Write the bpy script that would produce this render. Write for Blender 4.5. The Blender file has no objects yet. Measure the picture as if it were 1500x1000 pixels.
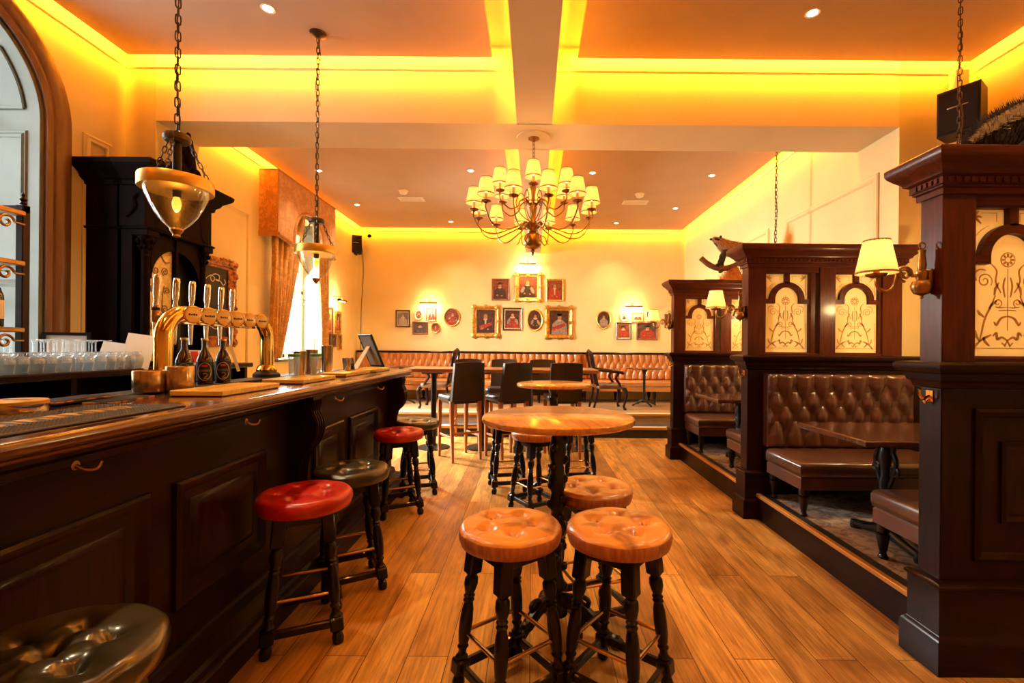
import bpy, math, random
from mathutils import Matrix, Vector
R = random.Random(7)
C = bpy.context.scene.collection
PI = math.pi
sin, cos, rad = math.sin, math.cos, math.radians
F, CX, CY, TH, EYE = 680.0, 780.0, 509.0, 0.0087, 1.4

def at(x, y, Y):
    dx, dy = x - CX, y - CY
    return ((dx + TH*dy)/F*Y, Y, EYE - (dy - TH*dx)/F*Y)

# ------------------------------------------------------------------ meshes
class MB:
    def __init__(s): s.v = []; s.f = []; s.m = []; s.cur = 0
    def add(s, vs, fs):
        o = len(s.v); s.v += [tuple(p) for p in vs]
        for f in fs: s.f.append([o+i for i in f]); s.m.append(s.cur)
        return s
    def slot(s, k): s.cur = k; return s
    def box(s, x0, x1, y0, y1, z0, z1, c=0.0):
        if x1 < x0: x0, x1 = x1, x0
        if y1 < y0: y0, y1 = y1, y0
        if z1 < z0: z0, z1 = z1, z0
        c = min(c, (x1-x0)*.49, (y1-y0)*.49, (z1-z0)*.49)
        if c <= 1e-6:
            vs = [(x, y, z) for x in (x0, x1) for y in (y0, y1) for z in (z0, z1)]
            return s.add(vs, [(0,1,3,2),(4,6,7,5),(0,4,5,1),(2,3,7,6),(0,2,6,4),(1,5,7,3)])
        X, Y, Z = (x0, x1), (y0, y1), (z0, z1)
        vs = []; idx = {}
        for i in (0,1):
            for j in (0,1):
                for k in (0,1):
                    si, sj, sk = (c if i == 0 else -c), (c if j == 0 else -c), (c if k == 0 else -c)
                    for a in range(3):
                        p = [X[i]+si, Y[j]+sj, Z[k]+sk]
                        p[a] = (X[i], Y[j], Z[k])[a]
                        idx[(i,j,k,a)] = len(vs); vs.append(tuple(p))
        fs = []
        def q(L): fs.append([idx[t] for t in L])
        for i in (0,1): q([(i,0,0,0),(i,1,0,0),(i,1,1,0),(i,0,1,0)])
        for j in (0,1): q([(0,j,0,1),(1,j,0,1),(1,j,1,1),(0,j,1,1)])
        for k in (0,1): q([(0,0,k,2),(1,0,k,2),(1,1,k,2),(0,1,k,2)])
        for i in (0,1):
            for j in (0,1): q([(i,j,0,0),(i,j,1,0),(i,j,1,1),(i,j,0,1)])
            for k in (0,1): q([(i,0,k,0),(i,1,k,0),(i,1,k,2),(i,0,k,2)])
        for j in (0,1):
            for k in (0,1): q([(0,j,k,1),(1,j,k,1),(1,j,k,2),(0,j,k,2)])
        for i in (0,1):
            for j in (0,1):
                for k in (0,1): q([(i,j,k,0),(i,j,k,1),(i,j,k,2)])
        return s.add(vs, fs)
    def lathe(s, prof, n=24, c=(0,0,0), mat=None, sx=1, sy=1, caps=True):
        vs = []
        for r, z in prof:
            for i in range(n):
                a = 2*PI*i/n
                p = Vector((r*sx*cos(a), r*sy*sin(a), z))
                if mat: p = mat @ p
                vs.append((p[0]+c[0], p[1]+c[1], p[2]+c[2]))
        fs = []
        for k in range(len(prof)-1):
            for i in range(n):
                j = (i+1) % n
                fs.append((k*n+i, k*n+j, (k+1)*n+j, (k+1)*n+i))
        if caps:
            if prof[0][0] > 1e-5: fs.append(tuple(range(n))[::-1])
            if prof[-1][0] > 1e-5: fs.append(tuple((len(prof)-1)*n+i for i in range(n)))
        return s.add(vs, fs)
    def tube(s, pts, r, n=8, closed=False, caps=True, up=None):
        P = [Vector(p) for p in pts]; m = len(P)
        rr = r if isinstance(r, (list, tuple)) else [r]*m
        T = []
        for i in range(m):
            a = P[(i-1) % m] if (closed or i > 0) else P[i]
            b = P[(i+1) % m] if (closed or i < m-1) else P[i]
            t = (b-a); T.append(t.normalized() if t.length > 1e-9 else Vector((0,0,1)))
        u = Vector(up) if up else (Vector((0,0,1)) if abs(T[0].z) < .9 else Vector((1,0,0)))
        u = (u - T[0]*u.dot(T[0])).normalized()
        vs = []
        for i in range(m):
            u = (u - T[i]*u.dot(T[i]))
            u = u.normalized() if u.length > 1e-6 else T[i].orthogonal().normalized()
            w = T[i].cross(u)
            for k in range(n):
                a = 2*PI*k/n
                vs.append(P[i] + (u*cos(a) + w*sin(a))*rr[i])
        fs = []
        for i in range(m if closed else m-1):
            i2 = (i+1) % m
            for k in range(n):
                j = (k+1) % n
                fs.append((i*n+k, i*n+j, i2*n+j, i2*n+k))
        if not closed and caps:
            fs.append(tuple(range(n))[::-1]); fs.append(tuple((m-1)*n+k for k in range(n)))
        return s.add(vs, fs)
    def prism(s, poly, d0, d1, ax='y'):
        # poly in the plane normal to ax: y -> (x,z), x -> (y,z), z -> (x,y)
        def p(a, b, d): return {'y': (a, d, b), 'x': (d, a, b), 'z': (a, b, d)}[ax]
        n = len(poly)
        vs = [p(a, b, d0) for a, b in poly] + [p(a, b, d1) for a, b in poly]
        fs = [tuple(range(n))[::-1], tuple(range(n, 2*n))]
        for i in range(n):
            j = (i+1) % n; fs.append((i, j, n+j, n+i))
        return s.add(vs, fs)
    def grid(s, fn, nu, nv, cu=False, cv=False):
        vs = [fn(i/(nu if cu else nu-1), j/(nv if cv else nv-1)) for j in range(nv) for i in range(nu)]
        fs = []
        for j in range(nv if cv else nv-1):
            for i in range(nu if cu else nu-1):
                i2, j2 = (i+1) % nu, (j+1) % nv
                fs.append((j*nu+i, j*nu+i2, j2*nu+i2, j2*nu+i))
        return s.add(vs, fs)
    def ring_sweep(s, corners, prof, closed=True, caps=True):
        # corners: function d -> list of xy points offset outward by d ; prof: (d, z)
        rings = [corners(d) for d, z in prof]; n = len(rings[0])
        vs = [(x, y, prof[k][1]) for k, rg in enumerate(rings) for x, y in rg]
        fs = []
        for k in range(len(prof)-1):
            for i in range(n if closed else n-1):
                j = (i+1) % n
                fs.append((k*n+i, k*n+j, (k+1)*n+j, (k+1)*n+i))
        if closed and caps:
            fs.append(tuple(range(n))[::-1]); fs.append(tuple((len(prof)-1)*n+i for i in range(n)))
        if not closed:
            fs.append(tuple(k*n for k in range(len(prof)))); fs.append(tuple(k*n+n-1 for k in range(len(prof)))[::-1])
        return s.add(vs, fs)
    def rect_mould(s, x0, x1, y0, y1, prof, caps=True):
        return s.ring_sweep(lambda d: [(x0-d, y0-d), (x1+d, y0-d), (x1+d, y1+d), (x0-d, y1+d)], prof, True, caps)
    def xf(s, M, start=0):
        for i in range(start, len(s.v)):
            p = M @ Vector(s.v[i]); s.v[i] = (p[0], p[1], p[2])
        return s
    def build(s, name, mats, parent=None, loc=None, ang=35, merge=False):
        me = bpy.data.meshes.new(name)
        me.from_pydata(s.v, [], s.f)
        if not isinstance(mats, (list, tuple)): mats = [mats]
        for m in mats: me.materials.append(m)
        me.polygons.foreach_set('material_index', s.m)
        import bmesh
        bm = bmesh.new(); bm.from_mesh(me)
        bmesh.ops.remove_doubles(bm, verts=bm.verts, dist=1e-5)
        bmesh.ops.recalc_face_normals(bm, faces=bm.faces)
        bm.to_mesh(me); bm.free()
        me.polygons.foreach_set('use_smooth', [True]*len(me.polygons))
        try: me.set_sharp_from_angle(angle=rad(ang))
        except Exception: pass
        me.update()
        o = bpy.data.objects.new(name, me); C.objects.link(o)
        if parent: o.parent = parent
        if loc: o.location = loc
        return o

def tag(o, label=None, cat=None, group=None, kind=None):
    if label: o['label'] = label
    if cat: o['category'] = cat
    if group: o['group'] = group
    if kind: o['kind'] = kind
    return o
def thing(name, label, cat, loc=(0,0,0), rz=0, group=None, rx=0, ry=0):
    o = bpy.data.objects.new(name, None); C.objects.link(o)
    o.empty_display_size = .05
    o.location = loc; o.rotation_euler = (rx, ry, rz)
    return tag(o, label, cat, group)
def struct(name, mb, m, ang=35):
    return tag(mb.build(name, m, ang=ang), kind='structure')
def copy_tree(o, parent=None):
    c = o.copy(); C.objects.link(c)
    if parent: c.parent = parent
    for ch in list(o.children): copy_tree(ch, c)
    return c
def dup(root, loc, rz=None, label=None, group=None, swap=None, scale=None):
    c = copy_tree(root); c.location = loc
    if rz is not None: c.rotation_euler = (0, 0, rz)
    if label: c['label'] = label
    if group: c['group'] = group
    if scale: c.scale = scale
    return c
def reuse(o, parent=None, loc=(0,0,0), rz=0):
    c = o.copy(); C.objects.link(c); c.parent = parent or o.parent
    c.location = loc; c.rotation_euler = (0, 0, rz); return c
def arc(cx, cy, r, a0, a1, n, ry=None):
    ry = r if ry is None else ry
    return [(cx + r*cos(a0+(a1-a0)*i/n), cy + ry*sin(a0+(a1-a0)*i/n)) for i in range(n+1)]
def smooth_path(P, k=6, closed=False):
    P = [Vector(p) for p in P]; n = len(P); out = []
    for i in range(n if closed else n-1):
        p0 = P[i-1] if (closed or i > 0) else P[0]; p1 = P[i]; p2 = P[(i+1) % n]
        p3 = P[(i+2) % n] if (closed or i+2 < n) else P[-1]
        for j in range(k):
            t = j/k
            out.append(.5*((2*p1)+(-p0+p2)*t+(2*p0-5*p1+4*p2-p3)*t*t+(-p0+3*p1-3*p2+p3)*t**3))
    if not closed: out.append(P[-1])
    return [tuple(p) for p in out]
def spiral(cx, cy, r0, r1, a0, turns, n=24):
    return [(cx+(r0+(r1-r0)*i/n)*cos(a0+2*PI*turns*i/n), cy+(r0+(r1-r0)*i/n)*sin(a0+2*PI*turns*i/n)) for i in range(n+1)]

# ------------------------------------------------------------------ materials
def nt(name):
    m = bpy.data.materials.new(name); m.use_nodes = True
    t = m.node_tree; b = t.nodes['Principled BSDF']
    return m, t, b
def ramp(t, pos, cols):
    r = t.nodes.new('ShaderNodeValToRGB'); e = r.color_ramp.elements
    while len(e) < len(pos): e.new(.5)
    for i, (p, c) in enumerate(zip(pos, cols)): e[i].position = p; e[i].color = (*c, 1)
    return r
def coords(t, scale=(1,1,1), kind='Object', rot=(0,0,0), rnd=0):
    tc = t.nodes.new('ShaderNodeTexCoord'); mp = t.nodes.new('ShaderNodeMapping')
    mp.inputs['Scale'].default_value = scale; mp.inputs['Rotation'].default_value = rot
    t.links.new(tc.outputs[kind], mp.inputs['Vector'])
    if rnd:
        oi = t.nodes.new('ShaderNodeObjectInfo'); ml = t.nodes.new('ShaderNodeMath'); ml.operation = 'MULTIPLY'
        ml.inputs[1].default_value = rnd; t.links.new(oi.outputs['Random'], ml.inputs[0])
        t.links.new(ml.outputs[0], mp.inputs['Location'])
    return mp
def noise(t, mp, sc=5, det=4, dist=0, ro=.55):
    n = t.nodes.new('ShaderNodeTexNoise'); n.inputs['Scale'].default_value = sc
    n.inputs['Detail'].default_value = det; n.inputs['Distortion'].default_value = dist
    n.inputs['Roughness'].default_value = ro
    t.links.new(mp.outputs[0], n.inputs['Vector']); return n
def bump(t, b, sock, st, d=.01):
    bp = t.nodes.new('ShaderNodeBump'); bp.inputs['Strength'].default_value = st; bp.inputs['Distance'].default_value = d
    t.links.new(sock, bp.inputs['Height']); t.links.new(bp.outputs[0], b.inputs['Normal']); return bp
def mat(name, c1, c2=None, rough=.5, metal=0., scale=(1,1,1), sc=5, det=4, dist=0, pos=(.35,.65), bst=0, bd=.004, coat=0, spec=.5, emit=None, es=0, rnd=0, r2=None, sheen=0, crough=.15):
    m, t, b = nt(name)
    b.inputs['Base Color'].default_value = (*c1, 1); b.inputs['Roughness'].default_value = rough
    b.inputs['Metallic'].default_value = metal; b.inputs['Coat Weight'].default_value = coat
    b.inputs['Coat Roughness'].default_value = crough; b.inputs['Specular IOR Level'].default_value = spec
    if sheen: b.inputs['Sheen Weight'].default_value = sheen
    if c2 is not None or bst:
        n = noise(t, coords(t, scale, rnd=rnd), sc, det, dist)
        if c2 is not None:
            r = ramp(t, pos, (c1, c2)); t.links.new(n.outputs[0], r.inputs[0]); t.links.new(r.outputs[0], b.inputs['Base Color'])
        if r2 is not None:
            mr = t.nodes.new('ShaderNodeMapRange'); mr.inputs['To Min'].default_value = rough; mr.inputs['To Max'].default_value = r2
            t.links.new(n.outputs[0], mr.inputs[0]); t.links.new(mr.outputs[0], b.inputs['Roughness'])
        if bst: bump(t, b, n.outputs[0], bst, bd)
    if emit: b.inputs['Emission Color'].default_value = (*emit, 1); b.inputs['Emission Strength'].default_value = es
    return m
def thin_glass(name, tint=(1,1,1), ior=1.45, rough=.02, body=.0, pw_=4.2):
    m, t, b = nt(name); t.nodes.remove(b)
    out = t.nodes['Material Output']
    tr = t.nodes.new('ShaderNodeBsdfTransparent'); tr.inputs[0].default_value = (*tint, 1)
    gl = t.nodes.new('ShaderNodeBsdfGlossy'); gl.inputs['Roughness'].default_value = rough
    lw = t.nodes.new('ShaderNodeLayerWeight'); lw.inputs[0].default_value = .5
    pw = t.nodes.new('ShaderNodeMath'); pw.operation = 'POWER'; pw.inputs[1].default_value = pw_; t.links.new(lw.outputs['Facing'], pw.inputs[0])
    f0 = ((ior-1)/(ior+1))**2
    fr = t.nodes.new('ShaderNodeMath'); fr.operation = 'MULTIPLY_ADD'; fr.inputs[1].default_value = .9; fr.inputs[2].default_value = f0; t.links.new(pw.outputs[0], fr.inputs[0])
    mx = t.nodes.new('ShaderNodeMixShader')
    t.links.new(fr.outputs[0], mx.inputs[0]); t.links.new(tr.outputs[0], mx.inputs[1]); t.links.new(gl.outputs[0], mx.inputs[2])
    if body:
        df = t.nodes.new('ShaderNodeBsdfTranslucent'); df.inputs[0].default_value = (1,1,1,1)
        m2 = t.nodes.new('ShaderNodeMixShader'); m2.inputs[0].default_value = body
        t.links.new(mx.outputs[0], m2.inputs[1]); t.links.new(df.outputs[0], m2.inputs[2]); mx = m2
    t.links.new(mx.outputs[0], out.inputs[0]); return m
def translucent(name, col, tr=.6, emit=None, es=0, rough=.4, clear=0):
    m, t, b = nt(name); out = t.nodes['Material Output']
    b.inputs['Base Color'].default_value = (*col, 1); b.inputs['Roughness'].default_value = rough
    if emit: b.inputs['Emission Color'].default_value = (*emit, 1); b.inputs['Emission Strength'].default_value = es
    tl = t.nodes.new('ShaderNodeBsdfTranslucent'); tl.inputs[0].default_value = (*col, 1)
    mx = t.nodes.new('ShaderNodeMixShader'); mx.inputs[0].default_value = tr
    t.links.new(b.outputs[0], mx.inputs[1]); t.links.new(tl.outputs[0], mx.inputs[2])
    if clear:
        tp = t.nodes.new('ShaderNodeBsdfTransparent'); m2 = t.nodes.new('ShaderNodeMixShader'); m2.inputs[0].default_value = clear
        t.links.new(mx.outputs[0], m2.inputs[1]); t.links.new(tp.outputs[0], m2.inputs[2]); mx = m2
    t.links.new(mx.outputs[0], out.inputs[0]); return m
def wood(name, c1, c2, axis='z', rough=.35, coat=.3, sc=1.0, rnd=3.0, bst=.08):
    s = {'x': (1.2, 14, 14), 'y': (14, 1.2, 14), 'z': (14, 14, 1.2)}[axis]
    s = tuple(a*sc for a in s)
    return mat(name, c1, c2, rough, 0, s, 3.0, 6, 1.2, (.3,.7), bst, .002, coat, rnd=rnd, spec=.5 if coat > .2 else .10)
def floor_mat():
    m, t, b = nt('oak plank floor')
    mp = coords(t, (1,1,1), rot=(0,0,PI/2))
    br = t.nodes.new('ShaderNodeTexBrick'); br.offset = .37; br.offset_frequency = 2
    for k, v in (('Scale', 1), ('Mortar Size', .0022), ('Mortar Smooth', .3), ('Bias', 0), ('Brick Width', 2.1), ('Row Height', .185)): br.inputs[k].default_value = v
    br.inputs['Color1'].default_value = (0,0,0,1); br.inputs['Color2'].default_value = (1,1,1,1); br.inputs['Mortar'].default_value = (0,0,0,1)
    t.links.new(mp.outputs[0], br.inputs['Vector'])
    # grain that shifts from plank to plank
    mp2 = coords(t, (16, .9, 1))
    ad = t.nodes.new('ShaderNodeVectorMath'); ad.operation = 'MULTIPLY_ADD'
    ad.inputs[1].default_value = (7, 13, 5)
    t.links.new(br.outputs['Color'], ad.inputs[0]); t.links.new(mp2.outputs[0], ad.inputs[2])
    n = t.nodes.new('ShaderNodeTexNoise'); n.inputs['Scale'].default_value = 2.2; n.inputs['Detail'].default_value = 8; n.inputs['Distortion'].default_value = 1.6; n.inputs['Roughness'].default_value = .62
    t.links.new(ad.outputs[0], n.inputs['Vector'])
    n2 = noise(t, coords(t, (2.2,.8,1)), 2.0, 7, 1.0)
    base = ramp(t, (0, .5, 1), ((.38,.172,.032), (.60,.305,.068), (.76,.43,.105)))
    t.links.new(br.outputs['Color'], base.inputs[0])
    g = ramp(t, (.28, .72), ((.40,.32,.25), (1.12,1.1,1.05)))
    t.links.new(n.outputs[0], g.inputs[0])
    mx = t.nodes.new('ShaderNodeMix'); mx.data_type = 'RGBA'; mx.blend_type = 'MULTIPLY'; mx.inputs[0].default_value = 1
    t.links.new(base.outputs[0], mx.inputs[6]); t.links.new(g.outputs[0], mx.inputs[7])
    g2 = ramp(t, (.34, .56), ((.58,.52,.46), (1,1,1))); t.links.new(n2.outputs[0], g2.inputs[0])
    mx2 = t.nodes.new('ShaderNodeMix'); mx2.data_type = 'RGBA'; mx2.blend_type = 'MULTIPLY'; mx2.inputs[0].default_value = 1
    t.links.new(mx.outputs[2], mx2.inputs[6]); t.links.new(g2.outputs[0], mx2.inputs[7])
    mo = ramp(t, (0, 1), ((1,1,1), (.18,.12,.08))); t.links.new(br.outputs['Fac'], mo.inputs[0])
    mx3 = t.nodes.new('ShaderNodeMix'); mx3.data_type = 'RGBA'; mx3.blend_type = 'MULTIPLY'; mx3.inputs[0].default_value = 1
    t.links.new(mx2.outputs[2], mx3.inputs[6]); t.links.new(mo.outputs[0], mx3.inputs[7])
    t.links.new(mx3.outputs[2], b.inputs['Base Color'])
    mr = t.nodes.new('ShaderNodeMapRange'); mr.inputs['To Min'].default_value = .28; mr.inputs['To Max'].default_value = .5
    t.links.new(n.outputs[0], mr.inputs[0]); t.links.new(mr.outputs[0], b.inputs['Roughness'])
    bump(t, b, n.outputs[0], .12, .003)
    return m
def damask(name, c1, c2, sc=9, rough=.6):
    m, t, b = nt(name)
    mp = coords(t, (1,1,1)); n = noise(t, mp, sc, 3, 2.2)
    w = t.nodes.new('ShaderNodeTexVoronoi'); w.inputs['Scale'].default_value = sc*.8; t.links.new(mp.outputs[0], w.inputs['Vector'])
    ml = t.nodes.new('ShaderNodeMath'); ml.operation = 'MULTIPLY_ADD'; ml.inputs[1].default_value = .35
    t.links.new(w.outputs['Distance'], ml.inputs[0]); t.links.new(n.outputs[0], ml.inputs[2])
    r = ramp(t, (.62, .70), (c1, c2)); t.links.new(ml.outputs[0], r.inputs[0])
    t.links.new(r.outputs[0], b.inputs['Base Color']); b.inputs['Roughness'].default_value = rough
    b.inputs['Sheen Weight'].default_value = .3
    return m

WALL = mat('cream wall paint', (.75,.585,.275), (.71,.55,.25), .7, sc=3, bst=.03)
BEAMP = mat('cream beam paint', (.84,.66,.42), (.81,.63,.39), .7, sc=3)
CEIL = mat('taupe ceiling paint', (.48,.345,.25), (.45,.32,.23), .8, sc=2)
WHITEP = mat('ivory trim paint', (.80,.66,.45), None, .45)
GREYP = mat('sage grey painted joinery', (.125,.125,.095), (.11,.11,.085), .45, sc=4)
ARCHW = mat('brown grained architrave', (.16,.062,.017), (.10,.036,.010), .4, scale=(9,9,1), sc=3, coat=.2)
FLOOR = floor_mat()
CARPET = mat('mottled taupe carpet', (.34,.27,.20), (.14,.10,.075), .95, sc=9, det=6, dist=1.5, pos=(.42,.6), bst=.3)
DARK = wood('dark mahogany', (.020,.0045,.0020), (.007,.0020,.0013), 'z', .33, .12)
DARKX = wood('dark mahogany rail', (.020,.0045,.0020), (.007,.0020,.0013), 'x', .33, .12)
DARKY = wood('dark mahogany length', (.015,.0036,.0018), (.006,.0018,.0012), 'y', .34, .12)
CUPW = mat('matt dark oak', (.0085,.0022,.0012), (.0035,.0011,.0007), .6, scale=(14,14,1.2), sc=3, spec=.04)
REDW = wood('red mahogany', (.090,.0170,.0050), (.040,.0085,.0034), 'z', .33, .15)
REDX = wood('red mahogany rail', (.090,.0170,.0050), (.040,.0085,.0034), 'x', .33, .15)
COUNTER = wood('polished counter wood', (.13,.045,.016), (.060,.019,.008), 'y', .16, .6)
BLACKW = mat('black lacquered wood', (.0040,.0024,.0020), (.008,.0040,.003), .45, sc=9, coat=.42, spec=.12, crough=.05)
BLACKM = mat('black cast iron', (.008,.0075,.0075), None, .30, .3, sc=30, bst=.05)
TOPW = wood('honey pine table top', (.68,.31,.072), (.42,.165,.034), 'x', .20, .5, .6)
TOPW2 = wood('dark table top', (.10,.032,.014), (.055,.018,.009), 'x', .14, .6)
TALLW = wood('brown poseur table top', (.30,.115,.042), (.20,.07,.024), 'x', .28, .4)
OAK = wood('orange oak legs', (.40,.125,.032), (.27,.08,.02), 'z', .35, .3)
TAN = mat('worn tan leather', (.74,.30,.066), (.15,.045,.012), .25, sc=6, det=5, dist=1.0, pos=(.50,.74), bst=.06, coat=.35, rnd=9, r2=.42)
TANSIDE = mat('tan leather border', (.50,.17,.06), (.30,.085,.028), .35, scale=(30,30,3), sc=2, bst=.3, bd=.003, coat=.2)
REDL = mat('red leather', (.58,.018,.008), (.47,.012,.006), .34, sc=8, bst=.05, coat=.25)
BLKL = mat('black leather', (.016,.015,.011), (.032,.028,.017), .30, sc=8, bst=.05, coat=.4)
OLIVEL = mat('olive black leather', (.050,.040,.014), (.022,.018,.008), .30, sc=8, bst=.05, coat=.8, crough=.14)
CHAIRL = mat('dark brown chair leather', (.020,.0095,.0065), (.014,.007,.005), .40, sc=9, bst=.05, coat=.12)
BROWNL = mat('chestnut leather', (.095,.034,.021), (.065,.023,.015), .32, sc=6, bst=.05, coat=.25)
BROWNS = mat('worn chestnut seat leather', (.10,.038,.017), (.055,.021,.012), .28, sc=5, bst=.05, coat=.35)
ORANGEL = mat('orange tan leather', (.48,.185,.040), (.40,.14,.028), .34, sc=6, coat=.25)
BRASS = mat('polished brass', (.90,.58,.14), (.78,.46,.09), .13, 1, sc=6)
BRASSD = mat('aged brass', (.42,.24,.075), (.30,.16,.05), .33, 1, sc=12)
BRASSB = mat('satin brass band', (.78,.50,.11), (.68,.42,.08), .36, 1, sc=3)
ROD = mat('worn brass rod', (.55,.34,.13), None, .25, 1)
GILT = mat('gilt frame', (.62,.36,.085), (.36,.17,.032), .38, .75, sc=26, bst=.3)
GILTB = mat('bright gilt', (.80,.54,.14), (.55,.32,.07), .36, .7, sc=22, bst=.25)
COPPER = mat('coppery carved gilt', (.40,.155,.035), (.15,.045,.012), .34, .75, sc=24, det=5, pos=(.42,.6), bst=.7, bd=.008)
STEEL = mat('brushed steel', (.66,.56,.44), None, .22, 1)
CHROME = mat('chrome', (.85,.80,.72), None, .07, 1)
IRON = mat('dark bronze chain', (.055,.035,.022), None, .4, .7)
GLASS = thin_glass('clear glass', (.90,.92,.91), 2.1, .035, .17, 2.6)
BOWL = thin_glass('pendant bowl glass', (.93,.92,.88), 1.9, .012, 0, 2.6)
PANEG = thin_glass('window glass', (.97,.99,.98), 1.25, .01)
BOTTLEG = mat('brown bottle glass', (.030,.009,.004), None, .06, 0, coat=.6)
GREENG = mat('dark green bottle glass', (.010,.017,.008), None, .06, coat=.6)
RUBBER = mat('black rubber', (.014,.015,.016), None, .5)
GOLDP = mat('gold print', (.60,.34,.05), None, .45, .4)
BLACKP = mat('black plastic', (.006,.005,.005), None, .4, spec=.3)
WHITE = mat('white paper', (.80,.76,.70), None, .7)
CREAM = mat('cream card', (.72,.58,.38), None, .6)
REDP = mat('red print', (.60,.03,.02), None, .5)
CHALKB = mat('chalkboard black', (.012,.010,.009), (.022,.018,.016), .75, sc=7)
CHALK = mat('chalk', (.75,.70,.62), None, .9)
FROST = translucent('frosted glass', (.97,.84,.50), .66, rough=.35)
ETCH = translucent('etched clear line', (.70,.43,.17), .6, rough=.3)
SHADE = translucent('pleated lamp shade', (.95,.66,.27), .5, (1.0,.60,.13), .62, .8)
SHADEI = mat('lit shade lining', (1,.9,.7), None, .8, emit=(1.0,.80,.42), es=5)
BULB = mat('glowing bulb', (1,.6,.2), None, .3, emit=(1.0,.27,.03), es=2.6)
CANDLE = mat('candle tube', (.75,.52,.22), None, .5)
LAMPON = mat('lit downlight', (1,.9,.7), None, .3, emit=(1,.86,.62), es=14)
PICLIT = mat('lit picture lamp tube', (1,.9,.7), None, .3, emit=(1,.72,.34), es=7)
PELMET = damask('copper damask fabric', (.50,.225,.06), (.36,.15,.04), 13)
CURTAIN = damask('gold damask fabric', (.64,.37,.11), (.47,.25,.07), 11)
FRINGE = mat('gold braid', (.45,.20,.05), (.30,.12,.03), .7, scale=(1,60,1), sc=3)
MIRROR_REFL = mat('etched mirror with painted gold reflection', (.72,.50,.17), (.58,.38,.11), .5, .1, sc=14, dist=2, pos=(.47,.53))  # reflection of the yellow wall painted into the mirror's colour, mottled by etching
NOSE = mat('pale nosing strip', (.72,.58,.30), None, .35, .2)
NOSEB = mat('gold nosing strip', (.52,.25,.05), None, .35, .3)
RISER = mat('dark step carpet', (.040,.036,.034), (.028,.025,.024), .9, sc=20)
PLATF = wood('worn platform boards', (.42,.26,.13), (.30,.17,.075), 'x', .32, .2)
SLATEP = mat('smoked plastic', (.10,.10,.10), None, .4)
# ================================================================== SETTING
XL, XLF, XR, XRF = -3.585, -3.70, 3.82, 3.20
YB0, YB1, YW, YF = 4.07, 4.60, 9.80, -3.2
ZC, ZS, ZBEAM = 3.88, 4.04, 3.36
BX = .155
struct('floor', MB().box(-4.4, 4.1, YF-.2, 7.30, -.1, 0), FLOOR)
st = MB().box(-4.0, 3.3, 7.27, 7.64, 0, .16); struct('floor_step', st, RISER)
pf = MB().box(-4.0, 3.3, 7.62, YW+.1, 0, .325); struct('floor_platform', pf, PLATF)
for i, (y, z) in enumerate(((7.27, .16), (7.62, .325))):
    b = MB().box(-3.7, 3.2, y-.012, y+.10, z-.018, z+.006, .003); struct('trim_%d' % (10+i), b, NOSE)
    b = MB().box(-3.7, 3.2, y-.018, y-.012, z-.030, z+.006, .001); struct('trim_%d' % (12+i), b, NOSEB)
struct('floor_booth', MB().box(1.89, 3.82, 2.10, 6.1, 0, .20), CARPET)
struct('trim_14', MB().box(1.875, 1.89, 2.10, 6.0, 0, .195, .002), DARKY)
struct('trim_15', MB().box(1.868, 1.905, 2.10, 6.0, .178, .206, .004), NOSEB)
struct('trim_16', MB().box(1.905, 1.965, 2.10, 6.0, .19, .2035, .002), RUBBER)
# ---- walls
w = MB().box(XL-.5, XL, YF, 2.05, 0, ZS).box(XL-.5, XL, 3.39, YB0+.2, 0, ZS).box(XL-.5, XL, 2.05, 3.39, 0, .9)
w.prism([(2.05, ZS), (2.05, 3.02)] + [(2.72-.67*cos(a), 3.02+.67*sin(a)) for a in [PI*i/28 for i in range(1, 28)]] + [(3.39, 3.02), (3.39, ZS)], XL-.5, XL, 'x')
struct('wall_left', w, WALL)
w = MB().box(XLF-.35, XLF, YB1-.2, 6.72, 0, ZS).box(XLF-.35, XLF, 8.0, YW, 0, ZS).box(XLF-.35, XLF, 6.72, 8.0, 0, 1.2).box(XLF-.35, XLF, 6.72, 8.0, 3.45, ZS)
struct('wall_left_rear', w, WALL)
struct('pillar_left', MB().box(XL-.3, -3.32, YB0, YB1, 0, ZS), WALL)
struct('wall_back', MB().box(-4.1, 4.1, YW, YW+.2, 0, ZS), WALL)
struct('wall_right', MB().box(XR, XR+.2, YF, YB0+.1, 0, ZS), WALL)
struct('wall_right_rear', MB().box(XRF, XR+.2, YB0, YW, 0, ZS), WALL)
struct('wall_front', MB().box(-4.2, 4.2, YF-.2, YF, 0, ZS), WALL)
# ---- ceiling: upper slab, beams and four dropped panels that leave a lit slot round their edges
struct('ceiling', MB().box(-4.3, 4.1, YF-.2, YW+.2, ZS, ZS+.1), WHITEP)
struct('beam_cross', MB().box(-3.32, XRF, YB0, YB1, ZBEAM, ZS), BEAMP)
struct('beam_long', MB().box(-BX, BX, YF, YB0+.01, ZBEAM, ZS).box(-BX, BX, YB1-.01, YW, ZBEAM, ZS), BEAMP)
PAN = [('ceiling_panel_1', XL+.09, -BX-.21, YF+.09, YB0-.09), ('ceiling_panel_2', BX+.21, XR-.09, YF+.09, YB0-.09),
       ('ceiling_panel_3', XLF+.09, -BX-.21, YB1+.09, YW-.09), ('ceiling_panel_4', BX+.21, XRF-.09, YB1+.09, YW-.09)]
for n, x0, x1, y0, y1 in PAN: struct(n, MB().box(x0, x1, y0, y1, ZC, ZC+.03, .006), CEIL)
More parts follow.
